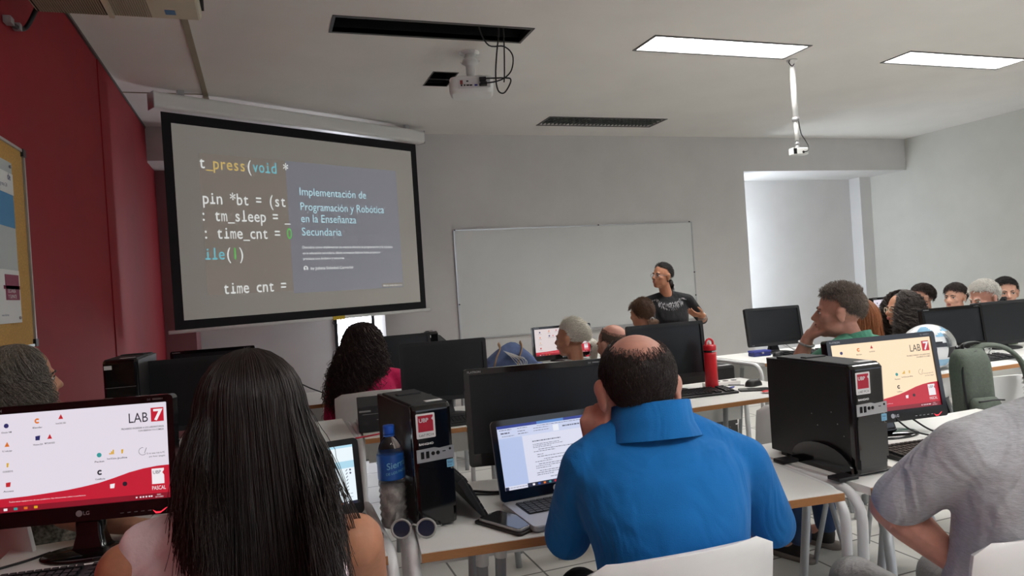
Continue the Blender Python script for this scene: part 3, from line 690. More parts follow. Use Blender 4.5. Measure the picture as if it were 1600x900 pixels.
def monitor(label, loc, rz, w=.49, h=.31, bottom=.085, tilt=0.0, on=None, brand='LG', series='FLATRON', style='lg', group='desktop monitors', basew=.24):
    t = thing('computer_monitor', label, 'monitor', (loc[0], loc[1], loc[2] if len(loc) > 2 else TH), rz, group)
    cz = bottom + h / 2
    X = Matrix.Translation((0, 0, cz)) @ Matrix.Rotation(R(-tilt), 4, 'X')
    sd = {'lg': .018, 'dell': .019}[style]; tp = .02; bt = .042 if style == 'lg' else .022
    # frame: ring
    o = rrect(w, h, .012, 4); i_ = rrect(w - 2 * sd, h - tp - bt, .002, 4, 0, (bt - tp) / 2)
    n = len(o); v = [(p[0], -.012, p[1]) for p in o] + [(p[0], -.012, p[1]) for p in i_] + [(p[0], .022, p[1]) for p in o] + [(p[0], -.004, p[1]) for p in i_]
    f = []
    for k in range(n):
        q = (k + 1) % n
        f += [(k, q, n + q, n + k), (k, 2 * n + k, 2 * n + q, q), (n + k, n + q, 3 * n + q, 3 * n + k)]
    fm = 'gloss' if style == 'lg' else 'blackm'
    MB().add(v, f, 0, X).build('bezel', fm, t)
    MB().loft([[(x, .021, z) for x, z in rrect(w, h, .012, 4)], [(x, .03, z) for x, z in rrect(w * .97, h * .95, .02, 4)], [(x, .052, z) for x, z in rrect(w * .6, h * .6, .03, 4)]], X=X, smooth=False).build('rear_housing', 'blackm', t)
    sw, sh = w - 2 * sd, h - tp - bt; zc = (bt - tp) / 2
    XS = X @ Matrix.Translation((0, -.0045, zc - sh / 2))
    if on:
        sc_ = MB().span((-sw / 2, -.0003, 0), (sw / 2, .002, sh)).build('screen', on, t); sc_.matrix_local = XS
        lab_desktop(sc_, sw, sh, on)
    else:
        sc_ = MB().span((-sw / 2, -.0003, 0), (sw / 2, .002, sh)).build('screen', 'lcd', t); sc_.matrix_local = XS
    lb = MB()
    if series: lb.text(series, -w / 2 + .012, h / 2 - .0135, .0095, -.0125, X=X, bold=.02, sx=1.1)
    if style == 'lg':
        lb.text('LG', .004, -h / 2 + .017, .014, -.0125, X=X, bold=.02)
        lb.prism([(-.006 + .0085 * math.cos(R(a)), -h / 2 + .022 + .0085 * math.sin(R(a))) for a in range(0, 360, 20)], .0005, X=X @ Matrix.Translation((0, -.0128, 0)))
        for k in range(5): lb.flat([(w / 2 - .15 + k * .018, -h / 2 + .012), (w / 2 - .141 + k * .018, -h / 2 + .012), (w / 2 - .141 + k * .018, -h / 2 + .0135), (w / 2 - .15 + k * .018, -h / 2 + .0135)], -.0125, X=X)
        lb.text('1000000:1', w / 2 - .055, h / 2 - .0125, .007, -.0125, X=X).text('(o)', w / 2 - .068, h / 2 - .0125, .008, -.0125, X=X)
    elif brand:
        lb.text(brand, -w / 2 + .02, -h / 2 + .009, .007, -.0125, X=X, bold=.02)
    if lb.v: lb.build('brand_lettering', 'silver', t)
    if style == 'lg':
        a = [(w / 2 - .066, -h / 2 + .014), (w / 2 - .056, -h / 2 + .008), (w / 2 - .044, -h / 2 + .008), (w / 2 - .032, -h / 2 + .016), (w / 2 - .026, -h / 2 + .018), (w / 2 - .034, -h / 2 + .011), (w / 2 - .046, -h / 2 + .003), (w / 2 - .058, -h / 2 + .003)]
        MB().flat(a, -.0126, X=X).build('power_light', 'redl' if on else 'gloss', t)
    nm = MB()
    nm.loft([[(x, .03 + y, z) for x, y in rrect(ww, dd, .012, 3)] for z, ww, dd in ((.008, basew * .42, .07), (.02, basew * .36, .055), (.05, basew * .30, .045), (bottom + .06, basew * .28, .04))])
    nm.build('neck', fm, t)
    MB().lathe([(basew / 2 * 1.0, 0), (basew / 2, .005), (basew / 2 * .93, .010), (.03, .016), (0, .016)], 32, sy=.62 if style == 'lg' else .75).build('base', fm, t)
    return t
def keyboard(label, loc, rz, w=.44, d=.145, group='black keyboards', X=None, z=None):
    t = thing('keyboard', label, 'keyboard', (*loc, TH if z is None else z), rz, group)
    if X is not None: t.matrix_world = X
    MB().add([(sx * w / 2, sy * d / 2, z0) for sx in (-1, 1) for sy in (-1, 1) for z0 in (0, .012 if sy < 0 else .022)], [(0, 1, 3, 2), (4, 6, 7, 5), (0, 4, 5, 1), (2, 3, 7, 6), (0, 2, 6, 4), (1, 5, 7, 3)]).build('case', 'black', t, bevel=.003)
    m = MB(); sl = math.atan2(.01, d)
    for r in range(6):
        y = d / 2 - .018 - r * .0215 - (.004 if r else 0); z0 = .012 + .010 * (y + d / 2) / d + .004
        k = -w / 2 + .012; cnt = 0
        while k < w / 2 - .018:
            ww = .0165
            if r == 5 and .09 < k + w / 2 < .11: ww = .105
            if not (abs((k + w / 2) - w * .665) < .007 or abs((k + w / 2) - w * .80) < .006):
                m.box((k + ww / 2, y, z0), (ww - .002, .017 if r else .013, .008), rot=Matrix.Rotation(sl, 3, 'X'))
            k += ww + .0025; cnt += 1
    m.build('keys', 'key', t)
    return t
def tower(label, loc, rz, w=.115, h=.345, d=.37, sticker='Lab7 PC14', dust=True, style='ubp', z=None):
    """slim PC tower, front faces -Y, base centre of the front edge at loc"""
    t = thing('pc_tower', label, 'computer tower', (*loc, TH if z is None else z), rz, 'slim black computer towers')
    z0 = .012
    MB().span((-w / 2, .025, z0), (w / 2, d, h - .004)).build('side_panels', 'graycase' if dust else 'black', t, bevel=.003)
    pf = MB()
    prof = [(-w / 2, .028), (-w / 2, .008), (-w / 2 + .012, 0), (w / 2 - .012, 0), (w / 2, .008), (w / 2, .028)]
    pf.loft([[(x, y + .004, z0 - .004) for x, y in prof], [(x, y, z0 + .01) for x, y in prof], [(x, y, h - .012) for x, y in prof], [(x, y + .012 * (y < .02), h) for x, y in prof]], smooth=False)
    pf.build('front_panel', 'gloss', t, bevel=.004)
    MB().span((-w / 2 + .004, .02, h - .006), (w / 2 - .004, d - .05, h + .004)).span((-w / 2 + .02, d * .55, h + .003), (w / 2 - .02, d * .62, h + .009)).build('top_cover', 'blackm', t, bevel=.003)
    MB().span((-.005, .03, h + .003), (w / 2 - .014, .052, h + .0055)).build('label_strip', 'lab_w', t)
    if style == 'ubp':
        X = Matrix.Translation((-w / 2 + .037, 0, h - .056))
        st = MB().prism(rrect(.055, .068, .003, 3), .001, X=X @ Matrix.Translation((0, -.0012, 0))).build('sticker', 'lab_w', t)
        MB().flat([(-.022, -.016), (.022, -.016), (.022, .013), (.017, .0185), (.022, .024), (.022, .029), (-.022, .029)], -.0016, X=X).build('sticker_square', 'inkred', st)
        MB().text('UBP', -.0195, .0105, .0155, -.002, X=X, bold=.02, sx=1.0).build('sticker_lettering', 'lab_w', st)
        MB().text(sticker, -.021, -.0285, .0095, -.0018, X=X, w=.042).build('sticker_code', 'ink', st)
        MB().text('BANGHO', -w / 2 + .014, h * .685, .0085, -.0012, bold=.03, w=.042).build('brand_lettering', 'lab_w', t)
        zb = h * .605
        MB().prism([(-w / 2 + .006, zb - .02), (w / 2 - .001, zb - .018), (w / 2 - .001, zb + .017), (w * .12, zb + .014), (w * .0, zb + .018), (-w / 2 + .006, zb + .016)], .002, X=Matrix.Translation((0, -.0025, 0))).build('port_strip', 'silver', t)
        m = MB()
        for x in (-w / 2 + .022, -w / 2 + .037): m.box((x, -.003, zb), (.009, .002, .019))
        for x in (-w / 2 + .053, -w / 2 + .067): m.lathe([(.0055, 0), (.0055, .001)], 14, X=Matrix.Translation((x, -.0025, zb + .002)) @ Matrix.Rotation(R(90), 4, 'X'))
        m.box((w / 2 - .03, -.003, zb + .004), (.009, .002, .002)); m.lathe([(.0035, 0), (.0035, .001)], 10, X=Matrix.Translation((w / 2 - .012, -.0025, zb + .008)) @ Matrix.Rotation(R(90), 4, 'X'))
        m.build('port', 'hole', t)
        MB().prism(rrect(.021, .022, .002, 2, w / 2 - .013, zb - .033), .001, X=Matrix.Translation((0, -.0012, 0))).build('chip_sticker', 'bluestk', t)
        MB().text('intel', w / 2 - .021, zb - .032, .008, -.0018, bold=.01).text('inside', w / 2 - .021, zb - .040, .005, -.0018).build('chip_lettering', 'ic_nv', t)
        MB().prism([(-w / 2 + .008, .055), (w / 2 - .004, .055), (w / 2 - .004, zb - .05), (w * .1, zb - .047), (-w / 2 + .008, zb - .03)], .002, X=Matrix.Translation((0, -.0015, 0))).build('front_door', 'gloss', t)
    else:
        m = MB().prism(rrect(w - .016, .002, .0008, 2, 0, h * .56), .001, X=Matrix.Translation((0, -.001, 0)))
        m.prism(rrect(w - .016, .0015, .0006, 2, 0, h * .74), .001, X=Matrix.Translation((0, -.001, 0)))
        for k in range(4): m.box((-.015 + k * .014, -.001, h * .42), (.004, .002, .004))
        m.build('drive_slots', 'silver', t)
        MB().prism(rrect(.03, .017, .001, 2, -w / 2 + .022, h - .03), .001, X=Matrix.Translation((0, -.0015, 0))).prism(rrect(.02, .009, .001, 2, w / 2 - .016, h * .44), .001, X=Matrix.Translation((0, -.0015, 0))).build('sticker', 'lab_w', t)
        MB().prism(rrect(.016, .016, .001, 2, -w / 2 + .02, h * .34), .001, X=Matrix.Translation((0, -.0015, 0))).build('chip_sticker', 'ic_nv', t)
    m = MB()
    for y in (.05, d - .06):
        for sx in (-1, 1): m.box((sx * w * .38, y, .006), (.02, .03, .013))
    each(m, 'foot', 'black', t)
    m = MB()
    for k in range(5): m.box((-w / 2 - .0006, .05 + .1 * (k % 2) + k * .012, h * (.35 + .05 * k)), (.0012, .003, .003))
    each(m, 'screw', 'silver', t)
    return t

# ---- front row, left desk
M['scr_w2'] = M['scr_w']
monitor('lit monitor with a red and white desktop picture, at the left edge', (-.497, 2.22), R(-13), .50, .325, .096, 3, 'scr_w')
keyboard('black keyboard under the lit monitor at the left edge', (-.55, 2.00), R(-8))
tower('black computer tower standing beside the water bottle', (.420, 1.92), R(6), sticker='Lab7 PC14')
tower('black computer tower standing right of the man in blue', (1.745, 1.685), R(-1), .125, .345, .40, sticker='LAB7 PC16', dust=False)
# the curved stands that clip on the second tower's side
st = thing('tower_stand', 'curved black stand holding the tower right of the blue man', 'computer stand', (1.745, 1.83, TH), R(-1))
m = MB()
prof = []
for k in range(13): a = R(180 * k / 12); prof.append((.135 * math.cos(a) , .085 * math.sin(a) ** .8))
v = [(-.075, y, z) for y, z in prof] + [(-.0655, y, z) for y, z in prof]
n = len(prof); m.add(v, [tuple(range(n)), tuple(range(2 * n - 1, n - 1, -1))] + [(i, i + n, (i + 1) % n + n, (i + 1) % n) for i in range(n)])
m.build('arched_side', 'gloss', st)
each(MB().span((-.14, -.15, 0), (-.064, -.10, .012)).span((-.14, .10, 0), (-.064, .15, .012)).span((-.075, -.13, 0), (.10, -.10, .008)), 'foot_plate', 'black', st, bevel=.003)
monitor('dark switched-off monitor in front of the man in blue', (.862, 2.24), R(-11), .50, .325, .062, 4, None)
monitor('lit monitor with a cream desktop picture, behind the right tower', (2.205, 2.05), R(-6), .485, .325, .052, 8, 'scr_c')
keyboard('black keyboard under the cream desktop monitor', (2.15, 1.79), R(-4))
# keyboard leaning on the tower
Xk = Matrix.Translation((.512, 2.09, TH + .063)) @ Matrix.Rotation(R(90), 4, 'Z') @ Matrix.Rotation(R(58), 4, 'X') 
keyboard('black keyboard standing on its edge, leaning on the bottle-side tower', (0, 0), 0, .34, .13, X=Xk)

# ---- laptops
def laptop(label, loc, rz, w, d, open_deg, body, content):
    t = thing('laptop', label, 'laptop', (*loc, TH), rz)
    MB().loft([[(x, y, z) for x, y in rrect(w * k, d * k, .014, 4)] for z, k in ((0, .96), (.006, 1.0), (.016, 1.0), (.019, .985))], smooth=False).build('base', body, t)
    MB().prism(rrect(w * .84, d * .44, .004, 2), .0006, X=Matrix.Translation((0, d * .13, .0195)) @ Matrix.Rotation(R(-90), 4, 'X')).build('key_well', 'blackm', t)
    m = MB()
    for r in range(6):
        for k in range(14):
            m.box((-w * .41 + w * .82 * (k + .5) / 14, d * .325 - r * d * .075, .0205), (w * .82 / 14 - .003, d * .075 - .003, .003))
    m.build('keys', 'key', t)
    MB().span((-.05, -d * .42, .019), (.05, -d * .15, .0196)).build('touchpad', 'blackm' if body == 'blackm' else 'silver', t)
    X = Matrix.Translation((0, d / 2 - .004, .018)) @ Matrix.Rotation(R(-(open_deg - 90)), 4, 'X')
    lh = d * .98
    lid = MB().prism(rrect(w, lh, .014, 4, 0, lh / 2), .008, X=X).build('lid', 'blackm' if body == 'blackm' else 'silver', t)
    MB().prism(rrect(w, lh, .014, 4, 0, lh / 2), .001, X=X @ Matrix.Translation((0, -.001, 0))).build('lid_bezel', 'gloss' if body != 'blackm' else 'blackm', t)
    MB().tube([X @ Vector((-w * .4, .004, -.002)), X @ Vector((w * .4, .004, -.002))], .007, 10).build('hinge', 'blackm', t)
    bx, bt = .018, .032
    sw, sh = w - 2 * bx, lh - bt - .018
    s_ = MB().span((-sw / 2, -.0003, 0), (sw / 2, .0004, sh)).build('screen', 'doc_page', t); s_.matrix_local = X @ Matrix.Translation((0, -.0016, bt))
    content(s_, sw, sh, t, X, lh)
    return t
M['doc_page'] = glow('document_white', srgb(226, 228, 246), .80)
M['doc_side'] = glow('document_margin_blue', srgb(186, 202, 240), .80)
M['doc_rib'] = glow('ribbon_grey_blue', srgb(208, 216, 244), .80)
M['doc_bar'] = glow('title_bar_blue', srgb(36, 58, 150), .75)
M['doc_bar2'] = glow('title_bar_light_blue', srgb(90, 140, 210), .75)
M['doc_task'] = glow('taskbar_navy', srgb(22, 26, 52), .8)
M['doc_ink'] = glow('document_ink', srgb(88, 90, 116), .7)
M['web_bg'] = glow('web_white', srgb(232, 244, 250), .9); M['web_band'] = glow('web_blue_band', srgb(176, 220, 240), .85)
M['doc_sel'] = glow('ribbon_white', srgb(240, 243, 252), .8)
def bars(b, rows, U, V, h, y=-.0008, mi=0):
    for u0, u1, v, hh in rows:
        u = u0
        while u < u1:
            l = random.uniform(.008, .035); e = min(u + l, u1)
            b.flat([(U(u), V(v + hh)), (U(e), V(v + hh)), (U(e), V(v)), (U(u), V(v))], y, mi); u = e + .006
def word_doc(s_, w, h, t, X, lh):
    U = lambda u: -w / 2 + w * u
    V = lambda v: h * (1 - v)
    q = lambda b, u0, u1, v0, v1, y, mi=0: b.flat([(U(u0), V(v1)), (U(u1), V(v1)), (U(u1), V(v0)), (U(u0), V(v0))], y, mi)
    b = MB(); q(b, 0, 1, 0, .045, -.0006); q(b, .40, .68, 0, .045, -.0008, 1); b.build('title_bar', ['doc_bar', 'doc_bar2'], s_)
    b = MB(); q(b, 0, 1, .045, .20, -.0006); q(b, .56, .62, .09, .19, -.0008, 1); b.build('ribbon', ['doc_rib', 'doc_sel'], s_)
    b = MB(); q(b, 0, .235, .20, .94, -.0006); q(b, .85, 1, .20, .94, -.0006); each(b, 'margin', 'doc_side', s_)
    b = MB(); q(b, .22, 1, .94, 1, -.0006); q(b, 0, .035, .95, 1, -.0008); b.build('taskbar', 'doc_task', s_)
    b = MB()
    rows = [(.33, .62, .30, .016), (.33, .60, .355, .008), (.33, .64, .38, .008), (.33, .52, .405, .008), (.38, .80, .44, .009), (.33, .55, .47, .009), (.36, .42, .52, .01), (.36, .75, .555, .009),
            (.42, .80, .60, .009), (.33, .5, .63, .009), (.36, .80, .67, .009), (.33, .80, .70, .009), (.33, .48, .73, .009), (.36, .80, .775, .009), (.33, .80, .805, .009), (.33, .5, .835, .009), (.46, .8, .885, .009)]
    rows += [(.02, .14, .065, .01), (.2, .3, .065, .008), (.4, .9, .065, .008), (.03, .12, .11, .02), (.04, .16, .165, .008), (.2, .28, .11, .01), (.2, .3, .15, .01), (.36, .52, .10, .008), (.36, .52, .14, .008), (.66, .96, .12, .02), (.02, .3, .965, .007)]
    bars(b, rows, U, V, h); b.build('document_lettering', 'doc_ink', s_)
    b = MB()
    for i in range(10): q(b, .27 + i * .055, .292 + i * .055, .955, .985, -.0009, i % 5)
    b.build('taskbar_icon', ['scr_lt', 'ic_bl', 'ic_or', 'ic_gn', 'ic_rd'], s_)
    c = MB().prism([(.011 * math.cos(R(a)), .011 * math.sin(R(a))) for a in range(0, 360, 18)], .0006, X=X @ Matrix.Translation((.0, -.0022, .017))).build('maker_badge', 'silver', t)
    MB().text('hp', -.007, -.004, .013, -.0004, X=X @ Matrix.Translation((.0, -.0022, .017)), bold=.01).build('badge_lettering', 'ink', c)
def web_page(s_, w, h, t, X, lh):
    U = lambda u: -w / 2 + w * u
    V = lambda v: h * (1 - v)
    q = lambda b, u0, u1, v0, v1, y, mi=0: b.flat([(U(u0), V(v1)), (U(u1), V(v1)), (U(u1), V(v0)), (U(u0), V(v0))], y, mi)
    b = MB(); q(b, 0, 1, 0, .95, -.0006); b.build('page', 'web_bg', s_)
    b = MB(); q(b, 0, 1, 0, .04, -.0008); q(b, .42, 1, .27, .39, -.0008); b.build('page_band', 'web_band', s_)
    b = MB(); rows = [(.62, .74, .365, .012)]
    for i in range(9): rows.append((.655, .84, .43 + i * .056, .010))
    rows += [(.9, .96, .82, .008), (.9, .96, .88, .008), (.5, .58, .07, .012)]
    bars(b, rows, U, V, h, -.001)
    for i in range(7):
        b.flat([(U(.905), V(.44 + i * .056)), (U(.912), V(.445 + i * .056)), (U(.93), V(.415 + i * .056)), (U(.922), V(.41 + i * .056))], -.001)
        b.flat([(U(.622) + .003 * math.cos(R(a)), V(.435 + i * .056) + .003 * math.sin(R(a))) for a in range(0, 360, 45)], -.001)
    for i in range(2): b.flat([(U(.955) + .003 * math.cos(R(a)), V(.425 + i * .056) + .003 * math.sin(R(a))) for a in range(0, 360, 45)], -.001)
    b.build('page_lettering', 'doc_ink', s_)
    b = MB(); q(b, 0, 1, .95, 1, -.0008); b.build('taskbar', 'doc_task', s_)
    b = MB()
    for i in range(9): q(b, .45 + i * .055, .47 + i * .055, .965, .985, -.001, i % 4)
    for i in range(4): q(b, .56 + i * .07, .585 + i * .07, .065, .09, -.001, (i + 1) % 4)
    b.build('taskbar_icon', ['scr_lt', 'ic_bl', 'ic_gn', 'ic_or'], s_)
laptop('open silver laptop showing a text document, before the man in blue', (.812, 1.872), R(2), .365, .245, 104, 'silver', word_doc)
laptop('open black laptop showing a web page, left of the water bottle', (.093, 1.995), R(6), .325, .225, 100, 'blackm', web_page)

# ---- the other rows
monitor('dark monitor behind the bottle-side tower', (.87, 3.60), R(-8), .455, .31, .085, 4, None, style='dell', series='', brand='')
monitor('dark monitor beside the tower at the red wall, behind the long-haired woman', (-.29, 3.62), R(-5), .50, .335, .085, 3, None, style='dell', series='', brand='')
monitor('dark monitor at the far desk in front of the red wall', (-.32, 4.85), R(-4), .50, .30, .085, 2, None)
monitor('dark monitor right of the woman with long dark curls', (.87, 4.92), R(0), .46, .28, .085, 2, None, style='dell', series='', brand='')
monitor('lit monitor before the woman with the grey ponytail', (2.36, 5.48), R(-2), .53, .285, .012, 3, 'scr_p')
monitor('dark monitor beside the red bottle', (2.13, 3.46), R(-3), .475, .315, .075, 4, None, style='dell', series='', brand='')
monitor('dark monitor on a slim foot in front of the niche', (3.74, 4.50), R(-8), .47, .30, .06, 9, None, style='dell', series='', brand='Lenovo')
monitor('dark monitor with a red standby light, right of the helmet', (4.29, 3.42), R(-4), .50, .285, .045, 6, None)
monitor('dark monitor partly hidden by the bearded man, at the right edge', (4.84, 3.48), R(-4), .50, .30, .03, 4, None, style='dell', series='', brand='')
monitor('lit monitor half hidden by the woman with curls and glasses', (5.00, 4.52), R(-2), .46, .30, .06, 4, 'scr_w')
monitor('small dark monitor in front of the young man with black hair', (5.70, 4.16), R(-6), .24, .2, .10, 3, None, style='dell', series='', brand='', basew=.18)
tower('far black tower with a white sticker, on the desk at the red wall', (-.60, 3.42), R(-3), .135, .45, .42, style='drive')
tower('small black tower behind the dark monitors, near the screen', (1.14, 5.02), R(10), .10, .36, .1, style='drive')
tower('black tower standing under the desk end behind the red bottle', (3.0, 4.16), R(0), .2, .735, .42, style='drive', z=0)
# desktop computer lying flat
t = thing('desktop_computer', 'flat black desktop computer lying behind the water bottle', 'computer', (.58, 3.40, TH), R(-6))
MB().span((-.19, .012, .006), (.19, .36, .125)).build('casing', 'blackm', t, bevel=.004)
MB().span((-.19, 0, .004), (.19, .014, .127)).build('front_panel', 'blackm', t, bevel=.004)
MB().span((-.17, -.001, .088), (.04, .001, .09)).span((.035, -.002, .01), (.037, .001, .12)).build('panel_seam', 'silver', t)
MB().span((-.185, -.0015, .1), (-.13, .001, .108)).build('maker_plate', 'silver', t)
m = MB()
for x in (.08, .105): m.box((x, -.002, .02), (.012, .004, .012))
for k in range(5): m.box((-.10 + k * .02, -.001, .06 + .006 * (k % 2)), (.008, .002, .003))
m.build('port', 'silver', t)
MB().box((-.15, .05, .003), (.04, .04, .006)).box((.15, .05, .003), (.04, .04, .006)).box((.15, .3, .003), (.04, .04, .006)).box((-.15, .3, .003), (.04, .04, .006)).build('foot', 'black', t)
keyboard('black keyboard before the red bottle', (2.16, 3.27), R(-5), .46, .15)
keyboard('black keyboard before the slim-footed monitor', (3.86, 4.26), R(-3), .42, .13)
keyboard('black keyboard under the monitor right of the helmet', (4.20, 3.17), R(-3), .44, .14)
keyboard('black keyboard showing between the bottle-side tower and the dark monitor', (.92, 3.36), R(-4), .42, .14)
def mouse(label, loc, rz):
    t = thing('computer_mouse', label, 'computer mouse', (*loc, TH), rz, 'computer mice')
    m = MB(); rings = []
    for k in range(9):
        z = .038 * math.sin(R(90 * k / 8)); s_ = math.cos(R(90 * k / 8)) ** .6 if k < 8 else .02
        rings.append([(x * s_, y * s_ - .004 * k / 8, z) for x, y in rrect(.062, .115, .030, 5)])
    m.loft(rings).build('shell', 'black', t)
    MB().tube([(0, .022, .034), (0, .034, .031)], .004, 8).build('scroll_wheel', 'graycase', t)
    MB().box((0, .035, .028), (.0012, .04, .008)).build('button_gap', 'hole', t)
    return t
mouse('large black mouse on the desk with the red bottle', (2.60, 3.33), R(-75))
mouse('black mouse beside the blue box, under the slim-footed monitor', (3.62, 4.33), R(-60))

# ---- bottles
M['pet'] = mat('clear_plastic', (.95, .97, .98), .06, trans=1.0, ior=1.25)
M['water'] = mat('crumpled_plastic', srgb(176, 170, 164), .22, var=.35, scale=34, bump=.9, bscale=30, spec=.8)
t = thing('water_bottle', 'crumpled plastic water bottle with blue cap and blue label', 'bottle', (.312, 2.01, TH))
bp = [(.030, 0), (.036, .006), (.0375, .02)]
for k in range(12): bp.append((.0365 + (.0025 if k % 2 else -.0015), .028 + k * .0085))
bp += [(.0375, .135), (.0375, .19), (.036, .21), (.030, .232), (.018, .252), (.0135, .258), (.0135, .266)]
MB().lathe([(max(.001, r * 1.0), z) for r, z in bp] , 28).build('bottle_wall', 'pet', t)
lo = MB().lathe([(.028, .003), (.034, .010)] + [(.0345 + (.0025 if k % 2 else -.0015) * 1.2, .028 + k * .0085) for k in range(11)] + [(.03, .124), (0, .125)], 36)
for i, p in enumerate(lo.v):
    a = math.atan2(p[1], p[0]); d = .0022 * math.sin(5 * a + 90 * p[2]) + .0014 * math.sin(11 * a - 210 * p[2]); rr = math.hypot(p[0], p[1]); k = (rr + d) / rr if rr > .01 else 1
    lo.v[i] = (p[0] * k, p[1] * k, p[2])
lo.build('crumpled_base', 'water', t)
MB().lathe([(.0382, .137), (.0388, .139), (.0388, .205), (.0378, .208)], 28).build('label_band', mat('bottle_label_blue', srgb(30, 84, 160), .35, var=.06, scale=30), t)
def wrap(txts, rad, mtn, parent, name, bold=0.0, a0=-90):
    b = MB()
    for s_, ang, z, size, slant in txts:
        v, f = text_mesh(s_, 'LEFT', bold)
        b.add([(rad * math.cos(R(a0 + ang) + (p[0] * size) / rad), rad * math.sin(R(a0 + ang) + (p[0] * size) / rad), z + p[1] * size + slant * p[0] * size) for p in v], f)
    return b.build(name, mtn, parent)
wrap([('Sierra', -28, .168, .026, .16), ('DE LOS PADRES', -32, .152, .010, .14)], .0393, 'bluestk', t, 'label_lettering', .01)
MB().lathe([(.0155, .262), (.0165, .264), (.0165, .284), (.0155, .287), (0, .287)], 22).build('cap', mat('blue_cap', srgb(30, 90, 196), .4), t)
MB().lathe([(.0165, .256), (.0168, .261)], 22).build('cap_ring', mat('blue_ring', srgb(40, 100, 200), .4), t)
M['bottlered'] = mat('red_bottle_paint', srgb(200, 30, 42), .32, coat=.3, var=.03, scale=12)
t = thing('drink_bottle', 'tall red drink bottle with carrying loop, on the desk by a keyboard', 'bottle', (2.335, 3.35, TH))
MB().lathe([(.034, 0), (.0365, .006), (.0365, .03), (.0350, .10), (.0345, .20), (.0350, .215)], 26).build('bottle_body', 'bottlered', t)
MB().lathe([(.0335, .215), (.0335, .228)], 26).build('neck_band', 'gloss', t)
MB().lathe([(.0355, .227), (.036, .229), (.036, .252), (.033, .256), (.0, .258)], 26).build('lid', 'bottlered', t)
MB().tube(spline([(-.024, 0, .254), (-.02, 0, .278), (0, 0, .290), (.02, 0, .278), (.024, 0, .254)], 18), .006, 8).build('carry_loop', 'bottlered', t)
MB().tube([(0, 0, .255), (0, 0, .274)], .009, 12).build('spout', 'capw', t)
wrap([('HYDRO', -15, .2185, .009, 0)], .0338, 'lab_w', t, 'band_lettering', .02)

# ---- small things on the front desks
t = thing('sunglasses', 'clear framed sunglasses with dark round lenses beside the water bottle', 'sunglasses', (.345, 1.885, TH), R(-24))
M['clear'] = mat('clear_acetate', srgb(214, 214, 210), .12, trans=.55, ior=1.3)
M['lens'] = mat('dark_blue_lens', srgb(36, 44, 66), .06, coat=.5)
for sx in (-1, 1):
    cx = sx * .034; tl = .35
    ring = [(cx + .026 * math.cos(R(a)), -.010 + .006 * math.sin(R(a)), .027 + .023 * math.sin(R(a))) for a in range(0, 361, 15)]
    MB().tube(ring, .0035, 6, cap=False).build('lens_rim', 'clear', t)
    MB().add([(cx + .024 * math.cos(R(a)), -.010 + .006 * math.sin(R(a)), .027 + .0215 * math.sin(R(a))) for a in range(0, 360, 15)], [tuple(range(24))]).build('lens', 'lens', t)
    MB().tube(spline([(cx + sx * .027, -.008, .032), (cx + sx * .031, .012, .024), (cx - sx * .002 + sx * .03, .055, .012), (sx * .05, .10, .005)], 12), .0028, 6).build('temple', 'clear', t)
MB().tube(spline([(-.011, -.009, .032), (0, -.010, .038), (.011, -.009, .032)], 8), .0026, 6).build('bridge', 'clear', t)
M['leather'] = mat('dark_leather', srgb(34, 30, 28), .5, bump=.2, bscale=240)
def phone(label, loc, rz, case=True, w=.078, d=.162, mt='gloss'):
    t = thing('smartphone', label, 'phone', (*loc, TH), rz)
    z = 0
    if case:
        MB().loft([[(x, y, zz) for x, y in rrect(w + .014, d + .02, .01, 4)] for zz in (0, .008)], smooth=False).build('flip_cover', 'leather', t, bevel=.002); z = .008
    MB().loft([[(x, y, zz) for x, y in rrect(w, d, .011, 4)] for zz in (z, z + .008)], smooth=False).build('body', 'silver' if case else 'black', t, bevel=.002)
    MB().loft([[(x, y, zz) for x, y in rrect(w - .005, d - .005, .010, 4)] for zz in (z + .0075, z + .0088)], smooth=False).build('glass', mt, t)
    MB().box((0, d / 2 - .007, z + .0089), (.014, .002, .0004)).build('earpiece', 'silver', t)
    return t
phone('black smartphone on its dark flip cover, left of the silver laptop', (.598, 1.845), R(25), True, .082, .165)
phone('dark smartphone on the desk below the large black mouse', (2.50, 3.20), R(62), False)
phone('pink smartphone on the desk in front of the blue box', (3.50, 4.20), R(50), False, .07, .15, mat('pink_cover', srgb(196, 110, 130), .4))
def desk_cable(label, pts, r=.003, mt='cable'):
    return tag(MB().tube(spline(pts, 40), r, 6).build('desk_cable', mt), label, 'cable')
zc = TH + .004
desk_cable('black cable lying across the desk left of the silver laptop', [(.60, 2.20, zc), (.66, 2.15, zc), (.74, 2.14, zc), (.84, 2.15, zc), (.98, 2.12, zc)], .004)
desk_cable('thin black cable beside a thicker one on the blue man\'s desk', [(.58, 2.17, zc), (.66, 2.125, zc), (.76, 2.115, zc), (.90, 2.125, zc)], .0028)
desk_cable('black cable loops on the desk behind the left keyboard', [(-.93, 2.10, zc), (-.80, 2.16, zc), (-.66, 2.23, zc), (-.60, 2.28, zc)], .0035)
desk_cable('black cable lying on the desk at the right edge of the left monitor foot', [(-.42, 2.20, zc), (-.34, 2.18, zc), (-.28, 2.12, zc), (-.2, 2.1, zc)], .003)
desk_cable('black cables hanging from the cream desktop monitor to the desk', [(2.27, 2.07, .84), (2.30, 2.02, .79), (2.34, 1.97, TH + .01), (2.40, 1.93, zc), (2.46, 1.92, zc)], .0035)
desk_cable('black cable curling on the desk beside the cream desktop monitor', [(2.20, 2.03, .82), (2.24, 1.98, .765), (2.31, 1.93, zc), (2.40, 1.97, zc), (2.50, 1.99, zc), (2.55, 1.93, zc)], .0035)
